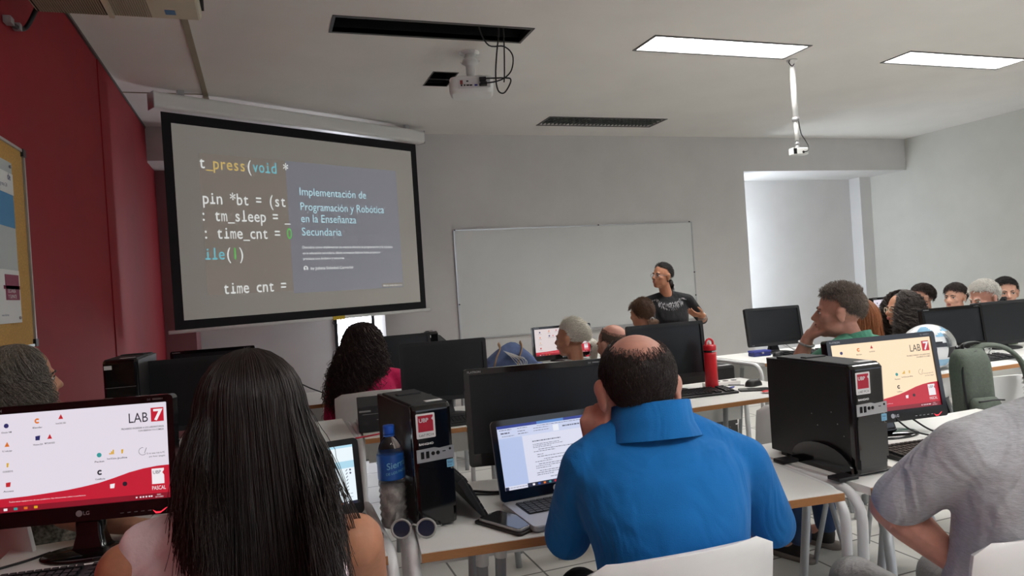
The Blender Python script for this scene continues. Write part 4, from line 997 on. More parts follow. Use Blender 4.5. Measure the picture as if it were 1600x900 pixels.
desk_cable('red thin cable hanging over the desk edge above the water bottle', [(.36, 3.31, zc), (.44, 3.33, zc), (.52, 3.36, zc), (.56, 3.37, zc)], .004, 'inkred')
desk_cable('black mouse cable on the desk behind the large black mouse', [(2.56, 3.36, zc), (2.5, 3.42, zc), (2.42, 3.47, zc), (2.36, 3.46, zc)], .0028)
desk_cable('pale cables looped behind the slim-footed monitor', [(3.80, 4.52, .84), (3.88, 4.56, .78), (3.96, 4.52, zc), (3.90, 4.46, zc), (3.84, 4.5, .80)], .004, 'greycable')
desk_cable('grey cables looped on the desk under the red-light monitor', [(4.32, 3.40, .80), (4.38, 3.34, .77), (4.46, 3.30, .79), (4.52, 3.36, zc), (4.6, 3.38, zc)], .004, 'greycable')
t = thing('power_strip', 'white power strip lying behind the red bottle', 'power strip', (2.47, 3.45, TH), R(-8))
MB().span((-.11, -.025, 0), (.11, .025, .026)).build('strip_body', 'capw', t, bevel=.005)
m = MB()
for k in range(4): m.lathe([(.017, 0), (.017, .0015), (.0, .0016)], 16, X=Matrix.Translation((-.078 + k * .052, 0, .0262)))
m.build('socket', 'graycase', t)
t = thing('ballpoint_pen', 'blue ballpoint pen beside the keyboard end', 'pen', (2.43, 3.33, TH), R(20))
MB().tube([(-.06, 0, .005), (.05, 0, .005)], .0045, 8).build('barrel', 'ic_navy' if False else mat('blue_pen', srgb(40, 50, 150), .35), t)
MB().tube([(.05, 0, .005), (.065, 0, .005)], [.0042, .001], 8).build('tip', 'silver', t)
MB().box((-.045, 0, .0105), (.035, .003, .002)).build('clip', 'silver', t)
M['ribbon'] = mat('red_ribbon', srgb(206, 24, 36), .6, bump=.1)
t = tag(MB().loft([[(x + dx, y, z) for x, dx in ((-.03, 0), (.03, .0))] for y, z, dx in ((.06, .006, 0), (.03, .012, .012), (.0, .006, -.008), (-.02, .016, .004), (-.05, .008, 0))], cap=False, closed=False).build('folded_ribbon', 'ribbon', loc=(2.52, 3.07, TH), rz=R(60)), 'crumpled red ribbon at the desk edge beside the right tower', 'ribbon')
sm = t.modifiers.new('thick', 'SOLIDIFY'); sm.thickness = .003; sb = t.modifiers.new('smooth', 'SUBSURF'); sb.levels = 2; sb.render_levels = 2
t = thing('storage_case', 'small dark blue case on the desk left of the slim-footed monitor', 'case', (3.54, 4.44, TH), R(-6))
MB().span((-.075, -.04, 0), (.075, .04, .026)).build('case_body', mat('navy_plastic', srgb(36, 42, 104), .45), t, bevel=.006)
MB().span((-.077, -.042, .026), (.077, .042, .043)).build('case_lid', mat('blue_plastic', srgb(46, 54, 132), .45), t, bevel=.006)
MB().box((0, -.043, .026), (.02, .004, .014)).build('latch', 'silver', t)
t = thing('paper_sheet', 'white sheet of paper under the left keyboard, at bottom left', 'paper', (-.52, 1.865, TH), R(-6))
MB().span((-.15, -.06, 0), (.15, .09, .0015)).build('sheet', 'paper', t)
m = MB(); bars(m, [(.05, .95, .1 + .09 * k, .015) for k in range(9)], lambda u: -.15 + .3 * u, lambda v: .09 - .15 * v, 1)
m.v = [(p[0], p[2], .0018) for p in m.v]; m.build('printed_lines', 'graycase', t)
t = tag(MB().add([(0, 0, 0), (.16, -.03, 0), (.22, .09, .0), (.05, .13, .025)], [(0, 1, 2, 3)]).build('folded_paper', 'paper', loc=(-.40, 2.28, TH + .002), rz=R(5)), 'folded white paper beside the forearm on the left desk', 'paper')
sm = t.modifiers.new('thick', 'SOLIDIFY'); sm.thickness = .002
t = thing('white_notebook', 'white notebook on the desk beyond the shoulder of the grey shirt', 'paper', (2.62, 1.86, TH), R(0))
MB().span((-.10, -.12, 0), (.10, .12, .006)).build('pages', 'paper', t); MB().span((-.102, -.122, 0), (-.097, .122, .008)).build('spine', 'silver', t)

# ---- bundle, box, helmet, backpack
M['denim'] = mat('slate_blue_cloth', srgb(84, 100, 138), .85, var=.14, scale=22, bump=.35, bscale=40)
t = thing('cloth_bag', 'slate blue cloth bag with tan straps on the far desk', 'bag', (1.87, 5.38, TH), R(-5))
rings = []
for k in range(13):
    u = -1 + 2 * k / 12; hgt = .195 * (1 - abs(u + .15) ** 2.6) ** .5 * (.75 + .25 * math.cos(3 * u)) if abs(u + .15) < 1.14 else .02
    hgt = max(hgt if not isinstance(hgt, complex) else .02, .02); ring = []
    for j in range(14):
        a = R(360 * j / 14); r_ = 1 + .08 * math.sin(5 * a + 4 * u)
        ring.append((u * .24, .11 * math.cos(a) * r_ * (1 - .5 * abs(u) ** 3), max(0, hgt * .52 + hgt * .52 * math.sin(a) * r_)))
    rings.append(ring)
MB().loft(rings).build('bag_body', 'denim', t)
M['tan'] = mat('tan_leather', srgb(168, 132, 92), .6, var=.08)
for xs, nm in (((-.14, -.12), 0), ((.05, .06), 0)):
    MB().tube(spline([(xs[0] - .05, -.13, .01), (xs[0] - .02, -.125, .10), (xs[1], -.09, .165), (xs[1] + .01, 0, .20)], 16), .014, 6, flat=.35).build('strap', 'tan', t)
m = MB()
for k in range(7): m.tube(spline([(-.10 + k * .012, -.125, .15 - .005 * k), (-.05 + k * .01, -.145, .10), (-.02 + k * .016, -.14, .06 + .01 * (k % 3)), (.02 + k * .01, -.135, .015)], 12), .0028, 5)
m.build('cord_tassel', 'greycable', t)
t = thing('junction_box', 'cream electrical box with cable on the far left desk', 'electrical box', (.11, 5.02, TH), R(8))
MB().span((-.08, -.04, 0), (.055, .04, .10)).build('box_body', 'cream', t, bevel=.006)
MB().span((-.084, -.044, .098), (.059, .044, .112)).build('box_lid', 'creamd', t, bevel=.003)
MB().tube(spline([(.07, 0, .0), (.07, -.01, .07), (.09, -.01, .085), (.15, -.02, .05), (.24, -.02, .004)], 20), .005, 6).build('box_cable', 'cable', t)
# helmet
M['helm'] = mat('helmet_white', srgb(226, 228, 230), .2, coat=.6)
M['visor'] = mat('smoke_visor', srgb(150, 156, 160), .08, trans=.75, ior=1.2)
t = thing('motorcycle_helmet', 'white full-face motorcycle helmet with clear visor and coloured graphics', 'helmet', (3.70, 3.11, TH), R(-104))
def helmet_pt(u, v, k=1.0):     # u azimuth deg (0 front, +Y), v elevation deg
    x = .122 * math.cos(R(v)) * math.sin(R(u)); y = .155 * math.cos(R(v)) * math.cos(R(u)); z = .135 * math.sin(R(v))
    return (x * k, y * k - .01, z * k + .135)
def helmet_patch(u0, u1, v0, v1, k, nu=20, nv=10, fn=None):
    g = [[helmet_pt(u0 + (u1 - u0) * i / nu, v0 + (v1 - v0) * j / nv, k) for i in range(nu + 1)] for j in range(nv + 1)]
    m = MB(); v = [p for r in g for p in r]; n = nu + 1; f = []
    for j in range(nv):
        for i in range(nu):
            uu, vv_ = u0 + (u1 - u0) * (i + .5) / nu, v0 + (v1 - v0) * (j + .5) / nv
            if fn is None or fn(uu, vv_): f.append((j * n + i, j * n + i + 1, (j + 1) * n + i + 1, (j + 1) * n + i))
    return m.add(v, f, 0, None, True)
sh = helmet_patch(-180, 180, -62, 90, 1.0, 48, 24, lambda u, v: not (abs(u) < 74 and -22 < v < 24)).build('shell', 'helm', t)
helmet_patch(-176, 176, -60, 80, .95, 40, 18).build('lining', 'blackm', t)
helmet_patch(-80, 80, 2, 44, 1.03, 24, 8).build('visor', 'visor', t)
MB().loft([[(x * (1.0 - .1 * k), y * (1 - .1 * k) + .11, .02 + .055 * k) for x, y in rrect(.16, .13, .05, 5)] for k in (0, .5, 1)]).build('chin_bar', 'helm', t)
M['hblue'] = mat('helmet_pale_blue', srgb(130, 176, 206), .25, coat=.5); M['hgold'] = mat('helmet_gold', srgb(176, 140, 70), .3, coat=.5)
helmet_patch(40, 100, 30, 62, 1.012, 8, 6, lambda u, v: (u - 40) / 60 + (v - 30) / 32 < 1.15).build('blue_graphic', 'hblue', t)
helmet_patch(95, 150, -5, 40, 1.012, 8, 6, lambda u, v: (u - 95) / 55 > (v + 5) / 60).build('black_graphic', 'gloss', t)
helmet_patch(-30, 36, 46, 72, 1.012, 12, 6, lambda u, v: int(u / 6 + v / 5) % 3 > 0).build('gold_graphic', 'hgold', t)
helmet_patch(104, 150, 34, 66, 1.012, 8, 6, lambda u, v: (u - 104) / 46 + (66 - v) / 32 > .5).build('blue_graphic', 'hblue', t)
helmet_patch(58, 128, 4, 24, 1.014, 14, 6, lambda u, v: v < 10 + (u - 58) * .18).build('black_graphic', 'gloss', t)
helmet_patch(60, 110, -50, -28, 1.012, 8, 4).build('cheek_graphic', 'hblue', t)
# backpack over a chair
M['pack'] = mat('grey_green_canvas', srgb(92, 100, 90), .85, var=.12, scale=90, bump=.3, bscale=260)
t = thing('backpack', 'grey green backpack hanging by its strap on a white chair', 'backpack', (2.965, 2.28, .58), R(-14))
def pack(w, d, h, n=14):
    rings = []
    for k in range(n + 1):
        z = k / n; s_ = 1 if z < .66 else math.cos(R(82 * ((z - .66) / .34) ** 1.8)) ** .5; s_ = max(s_, .05) * (.9 + .1 * min(1, z / .08))
        rings.append([(x * (s_ * .35 + .65), y * s_ + d * .2 * z, h * z) for x, y in rrect(w, d, min(w, d) * .34, 5)])
    return rings
MB().loft(pack(.155, .125, .40)).build('main_bag', 'pack', t)
MB().loft([[(x * .88 - .004, y * .5 - .075, z * .46 + .01) for x, y, z in r] for r in pack(.15, .14, .40)]).build('front_pocket', 'pack', t)
m = MB()
m.tube(spline([(-.072, -.05, .12), (-.075, -.035, .22), (-.068, -.02, .32), (-.04, -.005, .375), (.02, 0, .392)], 20), .007, 6, flat=.5)
m.tube(spline([(-.062, -.098, .185), (0, -.114, .192), (.058, -.098, .185)], 12), .004, 6)
each(m, 'zipper', 'black', t)
MB().prism(rrect(.032, .055, .006, 3, -.01, .11), .004, X=Matrix.Translation((0, -.117, 0))).build('patch', 'black', t)
MB().tube(spline([(-.01, .05, .385), (.0, .05, .42), (.08, .06, .42), (.10, .06, .375)], 14), .012, 8, flat=.5).build('carry_handle', 'black', t)
MB().tube(spline([(.03, .045, .385), (.09, .04, .41), (.16, .0, .395), (.215, -.02, .33), (.24, -.02, .22), (.22, -.02, .11), (.17, .0, .04), (.11, .02, .02)], 30), .036, 10, flat=.30).build('shoulder_strap', 'pack', t)
each(MB().tube(spline([(.238, -.03, .20), (.22, -.03, .10), (.16, -.01, .03)], 14), .014, 6, flat=.3).tube([(.245, -.045, .14), (.23, -.045, .07)], .011, 6), 'webbing', 'black', t)

chair('white plastic chair that the man in the blue polo sits on', (.79, 1.465), R(-3))
chair('white plastic chair of the man in the grey shirt, bottom right', (1.50, 1.19), R(-5))
chair('empty white plastic chair left of the right tower, pushed to the next desk', (2.14, 2.60), R(-8))
chair('white plastic chair under the grey green backpack', (3.20, 2.52), R(-12))
chair('white plastic chair of the woman with long dark curls', (.575, 4.36), R(-3))
chair('white plastic chair of the woman with long straight hair', (-.06, 1.10), R(-4))
chair('white plastic chair of the woman with grey curls', (-.60, 2.62), R(-58))
chair('white plastic chair of the man in the green shirt', (2.60, 2.52), R(10))
chair('white plastic chair of the woman with a grey ponytail', (1.91, 4.18), R(5))
chair('white plastic chair of the bald man at the far desk', (2.15, 4.00), R(5))
chair('white plastic chair of the woman with brown tied hair', (2.86, 4.78), R(5))
chair('white plastic chair of the woman with curls and glasses', (4.34, 3.74), R(20))
chair('white plastic chair of the woman with long auburn hair', (3.20, 3.35), R(10))
chair('white plastic chair of the young man behind the curls', (6.43, 5.38), R(40))
chair('white plastic chair of the young man with stubble', (5.99, 4.68), R(40))
chair('white plastic chair of the white-haired man', (5.09, 3.74), R(55))
chair('white plastic chair of the young man at the right edge', (6.40, 4.52), R(120))
# black office chair by the screen
t = thing('office_chair', 'black office chair beyond the woman with long dark curls', 'chair', (1.12, 5.75, 0), R(20))
MB().loft([[(x * k, -.22 + .05 * (z - .6), z) for x in (0,)] for z, k in ()] or [[(w * math.cos(R(a)), -.24 + .025 * math.sin(R(a)) - .05 * (z - .6), z) for a in range(0, 360, 20)] for z, w in ((.55, .16), (.60, .21), (.75, .225), (.90, .215), (.99, .18), (1.04, .12), (1.06, .05))]).build('backrest', 'blackm', t)
MB().loft([[(x, y, z) for x, y in rrect(.46 * k, .46 * k, .12, 5)] for z, k in ((.42, .9), (.45, 1), (.49, 1), (.51, .9))]).build('seat', 'blackm', t)
MB().tube([(0, 0, .08), (0, 0, .42)], .03, 12).tube([(0, -.20, .44), (0, -.27, .50), (0, -.265, .62)], .018, 8).build('column', 'black', t)
for k in range(5):
    a = R(72 * k); o = MB().tube([(0, 0, .10), (.26 * math.cos(a), .26 * math.sin(a), .07)], [.025, .015], 8).build('foot', 'black', t)
    MB().ell((.26 * math.cos(a), .26 * math.sin(a), .028), (.028, .028, .028), seg=10, rings=8).build('castor', 'black', o)

# ================================================================ PEOPLE
def skin_mat(n, c): return mat('skin_' + n, srgb(*c), .5, var=.06, scale=60, bump=.06, bscale=260, sss=.12, spec=.4)
M['sk_light'] = skin_mat('light', (206, 158, 136)); M['sk_mid'] = skin_mat('mid', (192, 140, 112)); M['sk_tan'] = skin_mat('tan', (176, 122, 94)); M['sk_pink'] = skin_mat('pink', (204, 150, 132))
def cloth(n, c, b=.25, s_=140, v=.06): return mat(n, srgb(*c), .9, var=v, scale=16, bump=b, bscale=s_, sheen=.05, fold=.55)
M['polo'] = cloth('blue_polo', (8, 110, 182), .2, 420, .04); M['grey_knit'] = mat('grey_marl_knit', srgb(184, 186, 190), .95, var=.13, scale=70, bump=.25, bscale=160, stretch=(1, 1, 5), fold=.8); M['blouse'] = cloth('pale_pink_blouse', (240, 222, 226), .2, 60)
M['green'] = cloth('green_shirt', (62, 124, 100)); M['blackk'] = cloth('black_knit', (24, 24, 27)); M['pinkt'] = cloth('crimson_pink_top', (206, 30, 92)); M['lime'] = cloth('lime_top', (176, 214, 40))
M['palegrey'] = cloth('pale_grey_top', (150, 156, 158)); M['olive'] = cloth('olive_shirt', (74, 88, 62)); M['darkt'] = cloth('dark_top', (40, 42, 48)); M['jeans'] = cloth('blue_jeans', (44, 66, 104), .3, 260, .12); M['darkp'] = cloth('dark_trousers', (36, 37, 42))
M['brownt'] = cloth('brown_top', (96, 78, 66))
M['speck'] = mat('speckled_knit', srgb(132, 128, 118), .95, var=.75, scale=90, bump=.3, bscale=100)
M['khaki'] = cloth('grey_trousers', (150, 150, 150))
def hairm(n, c, rough=.42, var=.25): return mat('hair_' + n, srgb(*c), rough, var=var, scale=160, spec=.55)
M['h_black'] = hairm('black', (30, 24, 22)); M['h_dbrown'] = hairm('dark_brown', (42, 30, 26)); M['h_curl'] = hairm('curly_brown', (52, 36, 32), .55); M['h_brown'] = hairm('brown', (96, 68, 48)); M['h_auburn'] = hairm('auburn', (140, 84, 48))
M['h_grey'] = hairm('grey', (132, 126, 116), .6, .45); M['h_white'] = hairm('white', (222, 218, 210), .6, .12); M['h_blond'] = hairm('ash_blond', (244, 240, 228), .5, .3); M['h_salt'] = hairm('salt_and_pepper', (118, 106, 96), .6, .5)
M['h_lh'] = hairm('long_dark_brown', (33, 23, 20), .40, .3)
M['h_dgrey'] = hairm('dark_grey_curl', (74, 66, 62), .6, .4)
M['h_stub'] = hairm('clipped_grey', (120, 104, 94), .8, .3)
M['eyew'] = mat('eye_white', srgb(226, 222, 216), .25); M['iris'] = mat('iris_brown', srgb(44, 30, 22), .2); M['lip'] = mat('lip', srgb(164, 92, 86), .45)
M['sole'] = mat('grey_sole', srgb(126, 116, 108), .7); M['shoep'] = mat('pink_sneaker', srgb(196, 108, 112), .7, var=.25, scale=60); M['shoeb'] = mat('dark_shoe', srgb(40, 36, 34), .5)

def fuse(mb, voxel, it=5):
    """one continuous skin around overlapping shapes"""
    me = bpy.data.meshes.new('tmp'); me.from_pydata(mb.v, [], mb.f)
    o = bpy.data.objects.new('tmp', me); COL.objects.link(o)
    r = o.modifiers.new('r', 'REMESH'); r.mode = 'VOXEL'; r.voxel_size = voxel; r.use_smooth_shade = True
    if it: s_ = o.modifiers.new('s', 'SMOOTH'); s_.iterations = it; s_.factor = .5
    dg = bpy.context.evaluated_depsgraph_get(); out = bpy.data.meshes.new_from_object(o.evaluated_get(dg))
    bpy.data.objects.remove(o); bpy.data.meshes.remove(me)
    return out
def mesh_obj(name, me, m_, parent=None, loc=None):
    me.materials.clear(); me.materials.append(M[m_] if isinstance(m_, str) else m_)
    o = bpy.data.objects.new(name, me); COL.objects.link(o)
    if parent is not None: o.parent = parent
    if loc is not None: o.location = loc
    return o
def cap(mb, a, ra, b, rb, n=5):
    """tapered limb segment with round ends"""
    a, b = Vector(a), Vector(b); d = b - a; L = d.length
    if L < 1e-6: return mb.ell(a, (ra,) * 3, seg=12, rings=8)
    d /= L; pts = []; rr = []
    for k in range(5): t = R(90 * k / 4); pts.append(a - d * ra * math.cos(t)); rr.append(max(ra * math.sin(t), .001))
    for k in range(5): t = R(90 * k / 4); pts.append(b + d * rb * math.sin(t)); rr.append(max(rb * math.cos(t), .001))
    return mb.tube(pts, rr, 12)
def strands(P, r0, r1, seg=3):
    """hair: P is (strands, points, 3)"""
    n, k, _ = P.shape; T = np.gradient(P, axis=1); T /= np.linalg.norm(T, axis=2, keepdims=True) + 1e-9
    ref = rng.normal(size=(n, 1, 3)); Uv = np.cross(T, ref); Uv /= np.linalg.norm(Uv, axis=2, keepdims=True) + 1e-9; Wv = np.cross(T, Uv)
    tt = np.linspace(0, 1, k)[None, :, None]; rad = r0 * (1 - tt) + r1 * tt
    V = np.stack([P + rad * (math.cos(2 * math.pi * j / seg) * Uv + math.sin(2 * math.pi * j / seg) * Wv) for j in range(seg)], axis=2).reshape(-1, 3)
    i = np.arange(n)[:, None, None]; j = np.arange(k - 1)[None, :, None]; s_ = np.arange(seg)[None, None, :]
    b = (i * k + j) * seg; F = np.stack([b + s_, b + (s_ + 1) % seg, b + seg + (s_ + 1) % seg, b + seg + s_], axis=-1).reshape(-1, 4)
    return V, F
def hair_obj(name, groups, m_, parent, shell=None):
    """groups: list of (V,F) numpy; shell: MB"""
    Vs, Fs, n = [], [], 0
    if shell is not None and shell.v:
        Vs.append(np.array([tuple(p) for p in shell.v])); n += len(shell.v); fl = [tuple(f) for f in shell.f]
    else: fl = []
    for V_, F_ in groups: Vs.append(V_); Fs.append(F_ + n); n += len(V_)
    me = bpy.data.meshes.new(name); me.from_pydata(np.concatenate(Vs).tolist(), [], fl + (np.concatenate(Fs).tolist() if Fs else []))
    me.polygons.foreach_set('use_smooth', [True] * len(me.polygons)); me.update()
    return mesh_obj(name, me, m_, parent)
HC, HR_ = np.array([0, -.012, .032]), np.array([.078, .098, .09])      # scalp ellipsoid in head space
def head_shapes(mb, X, nose=1.0, jaw=1.0):
    def e(c, r, rot=None):
        t = MB().ell(c, r, rot=rot, seg=18, rings=12); mb.add(t.v, t.f, 0, X, True)
    def c(a, ra, b, rb): t = cap(MB(), a, ra, b, rb); mb.add(t.v, t.f, 0, X, True)
    e(HC, HR_ * .985)
    e((0, .025, -.035), (.060 * jaw, .066, .080)); e((0, .060, -.092), (.028 * jaw, .026, .022)); e((0, .035, -.075), (.046 * jaw, .048, .036))
    for s_ in (-1, 1):
        e((s_ * .040, .052, -.022), (.026, .028, .024)); e((s_ * .045 * jaw, .020, -.065), (.018, .036, .032))
        e((s_ * .026, .079, .021), (.024, .012, .010)); e((s_ * .031, .071, -.001), (.017, .012, .012))
        e((s_ * .0125, .098 * 1, -.031), (.0085, .010, .008))
        e((s_ * .082, -.008, -.008), (.0085, .021, .035), Matrix.Rotation(s_ * R(-16), 3, 'Z') @ Matrix.Rotation(R(-10), 3, 'X'))
        e((s_ * .085, -.013, .010), (.010, .022, .020), Matrix.Rotation(s_ * R(-24), 3, 'Z'))
    c((0, .083, .012), .0085, (0, .100 + .008 * nose, -.026), .0125 * nose); e((0, .102 + .008 * nose, -.029), (.012, .011, .010))
    e((0, .085, -.052), (.026, .014, .016)); e((0, .093, -.0545), (.021, .009, .0055)); e((0, .090, -.0655), (.019, .009, .006))
def face_bits(X, root, brow='h_dbrown', lip='lip', eyes=True):
    if eyes:
        for s_ in (-1, 1):
            MB().ell((s_ * .031, .0755, .0005), (.0135, .0105, .0075), X=X).build('eye', 'eyew', root)
            MB().ell((s_ * .031 - .002, .0845, .0005), (.0055, .0025, .0055), X=X).build('iris', 'iris', root)
            MB().tube([X @ Vector(p) for p in spline([(s_ * .012, .090, .018), (s_ * .030, .089, .024), (s_ * .050, .074, .017)], 10)], [.003, .004, .004, .004, .004, .004, .004, .003, .003, .003, .002], 6).build('eyebrow', brow, root)
            MB().tube([X @ Vector(p) for p in spline([(s_ * .018, .0850, .0055), (s_ * .031, .0872, .0085), (s_ * .045, .0785, .0045)], 8)], .0018, 5).build('eyelid', brow, root)
    MB().ell((0, .0985, -.0545), (.020, .0055, .0048), X=X).ell((0, .0955, -.0645), (.018, .0055, .0055), X=X).build('lips', lip, root)
def hand_shapes(mb, wrist, tip_dir, palm_n, curl=.5, side=1, sc=1.0, spread=.16, fingers=(1, 1, 1, 1), thumb_out=.8):
    """five-fingered hand; tip_dir along the fingers, palm_n out of the palm; side +1 puts the thumb on cross(tip, palm)"""
    w = Vector(wrist); d = Vector(tip_dir).normalized(); p = Vector(palm_n); p = (p - d * p.dot(d)).normalized(); t = d.cross(p) * side
    cap(mb, w, .026 * sc, w + d * .03 * sc, .027 * sc)
    for k in range(4):
        base = w + d * .085 * sc + t * (.030 - .020 * k) * sc - p * .002
        cap(mb, w + d * .02 * sc + t * (.018 - .012 * k) * sc, .017 * sc, base, .0125 * sc)
        L = (.078, .086, .080, .062)[k] * sc; c_ = curl * fingers[k]; q = base; ang = 0.12
        dirk = (d + t * spread * (.5 - k / 3.0)).normalized()
        for j, (fr, r0, r1) in enumerate(((.45, .0098, .0088), (.31, .0088, .0080), (.24, .0080, .0068))):
            ang += c_ * (.55, .75, .5)[j]; nd = dirk * math.cos(ang) + p * math.sin(ang); q2 = q + nd * L * fr
            cap(mb, q, r0 * sc, q2, r1 * sc); q = q2
    b = w + d * .022 * sc + t * .022 * sc + p * .008; td = (d * .62 + t * thumb_out + p * .35).normalized(); m1 = b + td * .044 * sc; td2 = (d * .9 + t * thumb_out * .45 + p * .35).normalized(); m2 = m1 + td2 * .034 * sc
    cap(mb, b, .016 * sc, m1, .0118 * sc); cap(mb, m1, .0115 * sc, m2, .0098 * sc); cap(mb, m2, .0098 * sc, m2 + td2 * .024 * sc, .0078 * sc)
def torso_rings(P, N, yaw, k, inf=0.0, hunch=0.0, n=20, belly=1.0, female=False):
    P, N = Vector(P), Vector(N); fw = Vector((-math.sin(yaw), math.cos(yaw), 0)); rt = Vector((math.cos(yaw), math.sin(yaw), 0))
    spec = [(-.12, .165, .115, 0), (0, .172, .125, 0), (.12, .165, .125, 0), (.3, .150 * (.92 if female else 1), .118 * belly, .0), (.5, .158 * (.95 if female else 1), .122 * belly, .005), (.7, .178 * (.92 if female else 1), .122, .0), (.84, .182 * (.9 if female else 1), .105, -.01), (.93, .150, .082, -.015), (1.0, .080, .056, -.006), (1.03, .052, .042, 0)]
    rings = []
    for t, w, d, off in spec:
        c = P.lerp(N, t) - fw * hunch * math.sin(math.pi * max(0, min(1, t))) + fw * off
        rings.append([c + rt * ((w * k + inf) * math.cos(a)) + fw * ((d * k + inf) * math.sin(a)) for a in [2 * math.pi * j / n for j in range(n)]])
    return rings
ARM = {}
def person(label, head, yaw=0, pitch=0, roll=0, neck=None, pelvis=None, body=0, k=1.0, hs=1.0, arms=None, skin='sk_mid', shirt='darkt', pants='darkp', sleeve=.6,
           voxel=.007, hunch=.03, female=False, belly=1.0, stand=None, brow='h_dbrown', eyes=True, nose=1.0, jaw=1.0, shoe='shoeb', sh_w=.185, tank=False, knees=.42, legyaw=None, sv=None, lip='lip', sh_drop=.05, nr=1.0):
    """head = centre of the head; yaw 0 faces +Y, positive turns left; arms = ((elbow, wrist, finger dir, palm normal, curl), ...) left then right, in the room"""
    by = R(body); fw = Vector((-math.sin(by), math.cos(by), 0)); rt = Vector((math.cos(by), math.sin(by), 0))
    head = Vector(head); neck = Vector(neck) if neck else head - fw * .035 * hs + Vector((0, 0, -.175 * hs))
    pelvis = Vector(pelvis) if pelvis else Vector((neck.x, neck.y, .52)) - fw * .02
    O = Vector((pelvis.x, pelvis.y, 0)); L = lambda p: Vector(p) - O
    HX = Matrix.Translation(L(head)) @ Matrix.Rotation(R(yaw), 4, 'Z') @ Matrix.Rotation(R(pitch), 4, 'X') @ Matrix.Rotation(R(roll), 4, 'Y') @ Matrix.Scale(hs, 4)
    b = MB(); head_shapes(b, HX, nose, jaw)
    nb = L(neck); hb = HX @ Vector((0, -.022, -.06))
    cap(b, nb + Vector((0, 0, -.02)), .056 * k * nr, hb, .053 * hs * nr)
    b.loft(torso_rings(L(pelvis), nb, by, k, -.006, hunch, belly=belly, female=female))
    s_ = MB(); s_.loft(torso_rings(L(pelvis), nb, by, k, .009, hunch, belly=belly, female=female)[:-1])
    tr = MB(); tr.loft(torso_rings(L(pelvis), nb, by, k, .006, hunch, belly=belly)[:3])
    shoulders = []
    for i, sx in enumerate((-1, 1)):
        sh = nb + rt * sx * (sh_w[i] if isinstance(sh_w, tuple) else sh_w) * k - Vector((0, 0, sh_drop[i] if isinstance(sh_drop, tuple) else sh_drop)) - fw * .005; shoulders.append(sh)
        dr = ((sh + rt * sx * .05 + fw * .06 + Vector((0, 0, -.27 * k))) + O, (sh + rt * sx * .0 + fw * .27 + Vector((0, 0, -.25 * k))) + O, fw, Vector((0, 0, -1)), .35)
        a = (arms[i] if arms and arms[i] else dr); el, wr = L(a[0]), L(a[1])
        cap(b, nb + rt * sx * .05 - Vector((0, 0, .022)), .044 * k, sh, .044 * k); cap(b, sh, .050 * k, el, .040 * k); cap(b, el, .041 * k, el.lerp(wr, .3), .042 * k); cap(b, el.lerp(wr, .3), .042 * k, wr, .026 * k)
        hand_shapes(b, wr, a[2], a[3], a[4], side=(-1 if i == 0 else 1), sc=.98 * hs, thumb_out=.7, fingers=a[5] if len(a) > 5 else (1, 1, 1, 1))
        if not tank:
            cap(s_, nb + rt * sx * .055 - Vector((0, 0, .008)), .052 * k, sh, .060 * k)
            if sleeve <= 1: cap(s_, sh, .062 * k, sh.lerp(el, sleeve), .056 * k)
            else: cap(s_, sh, .060 * k, el, .050 * k); cap(s_, el, .050 * k, el.lerp(wr, sleeve - 1), .042 * k)
        else: cap(s_, nb + rt * sx * .08 - Vector((0, 0, .010)), .048 * k, nb + rt * sx * tank[i] - Vector((0, 0, .022)), .046 * k); cap(s_, nb + rt * sx * tank[i] - Vector((0, 0, .022)), .046 * k, nb + rt * sx * tank[i] - Vector((0, 0, .14)), .066 * k)
    ly = R(legyaw) if legyaw is not None else by; lf = Vector((-math.sin(ly), math.cos(ly), 0)); lr = Vector((math.cos(ly), math.sin(ly), 0)); pl = L(pelvis); feet = []
    for sx in (-1, 1):
        hip = pl + lr * sx * .085 * k + Vector((0, 0, -.01))
        if stand: kn = hip + Vector((0, 0, -(hip.z - .09) * .48)) + lf * .02; an = Vector((kn.x, kn.y, .085)) - lf * .02
        else: kn = hip + lf * knees + lr * sx * .03; kn.z = .50; an = kn - lf * .03; an.z = .085
        cap(b, hip, .060 * k, kn, .046 * k); cap(b, kn, .045 * k, an, .034)
        cap(b, an, .034, an + lf * .12 + Vector((0, 0, -.045)), .028)
        cap(tr, hip, .086 * k, kn, .064 * k); cap(tr, kn, .064 * k, an + Vector((0, 0, .03)), .052 * k); feet.append(an)
    root = mesh_obj('person', fuse(b, voxel), skin); root.location = O; tag(root, label, 'person')
    if shirt: mesh_obj('shirt', fuse(s_, sv or max(voxel, .008), 14), shirt, root)
    mesh_obj('trousers', fuse(tr, .011, 4), pants, root)
    for an in feet:
        f = MB(); cap(f, an + Vector((0, 0, -.02)), .042, an + lf * .03 + Vector((0, 0, -.045)), .040); cap(f, an + lf * .0 + Vector((0, 0, -.048)), .038, an + lf * .15 + Vector((0, 0, -.053)), .032)
        so = mesh_obj('shoe', fuse(f, .009, 3), shoe, root)
        MB().loft([[(p + lf * y + lr * x)[:] for x, y in rrect(.082, .26, .038, 5, 0, .055)] for p in (Vector((an.x, an.y, 0)), Vector((an.x, an.y, .022)))]).build('sole', 'sole', so)
    face_bits(HX, root, brow, lip, eyes)
    root['label'] = label
    return root, HX, nb, shoulders, (fw, rt)
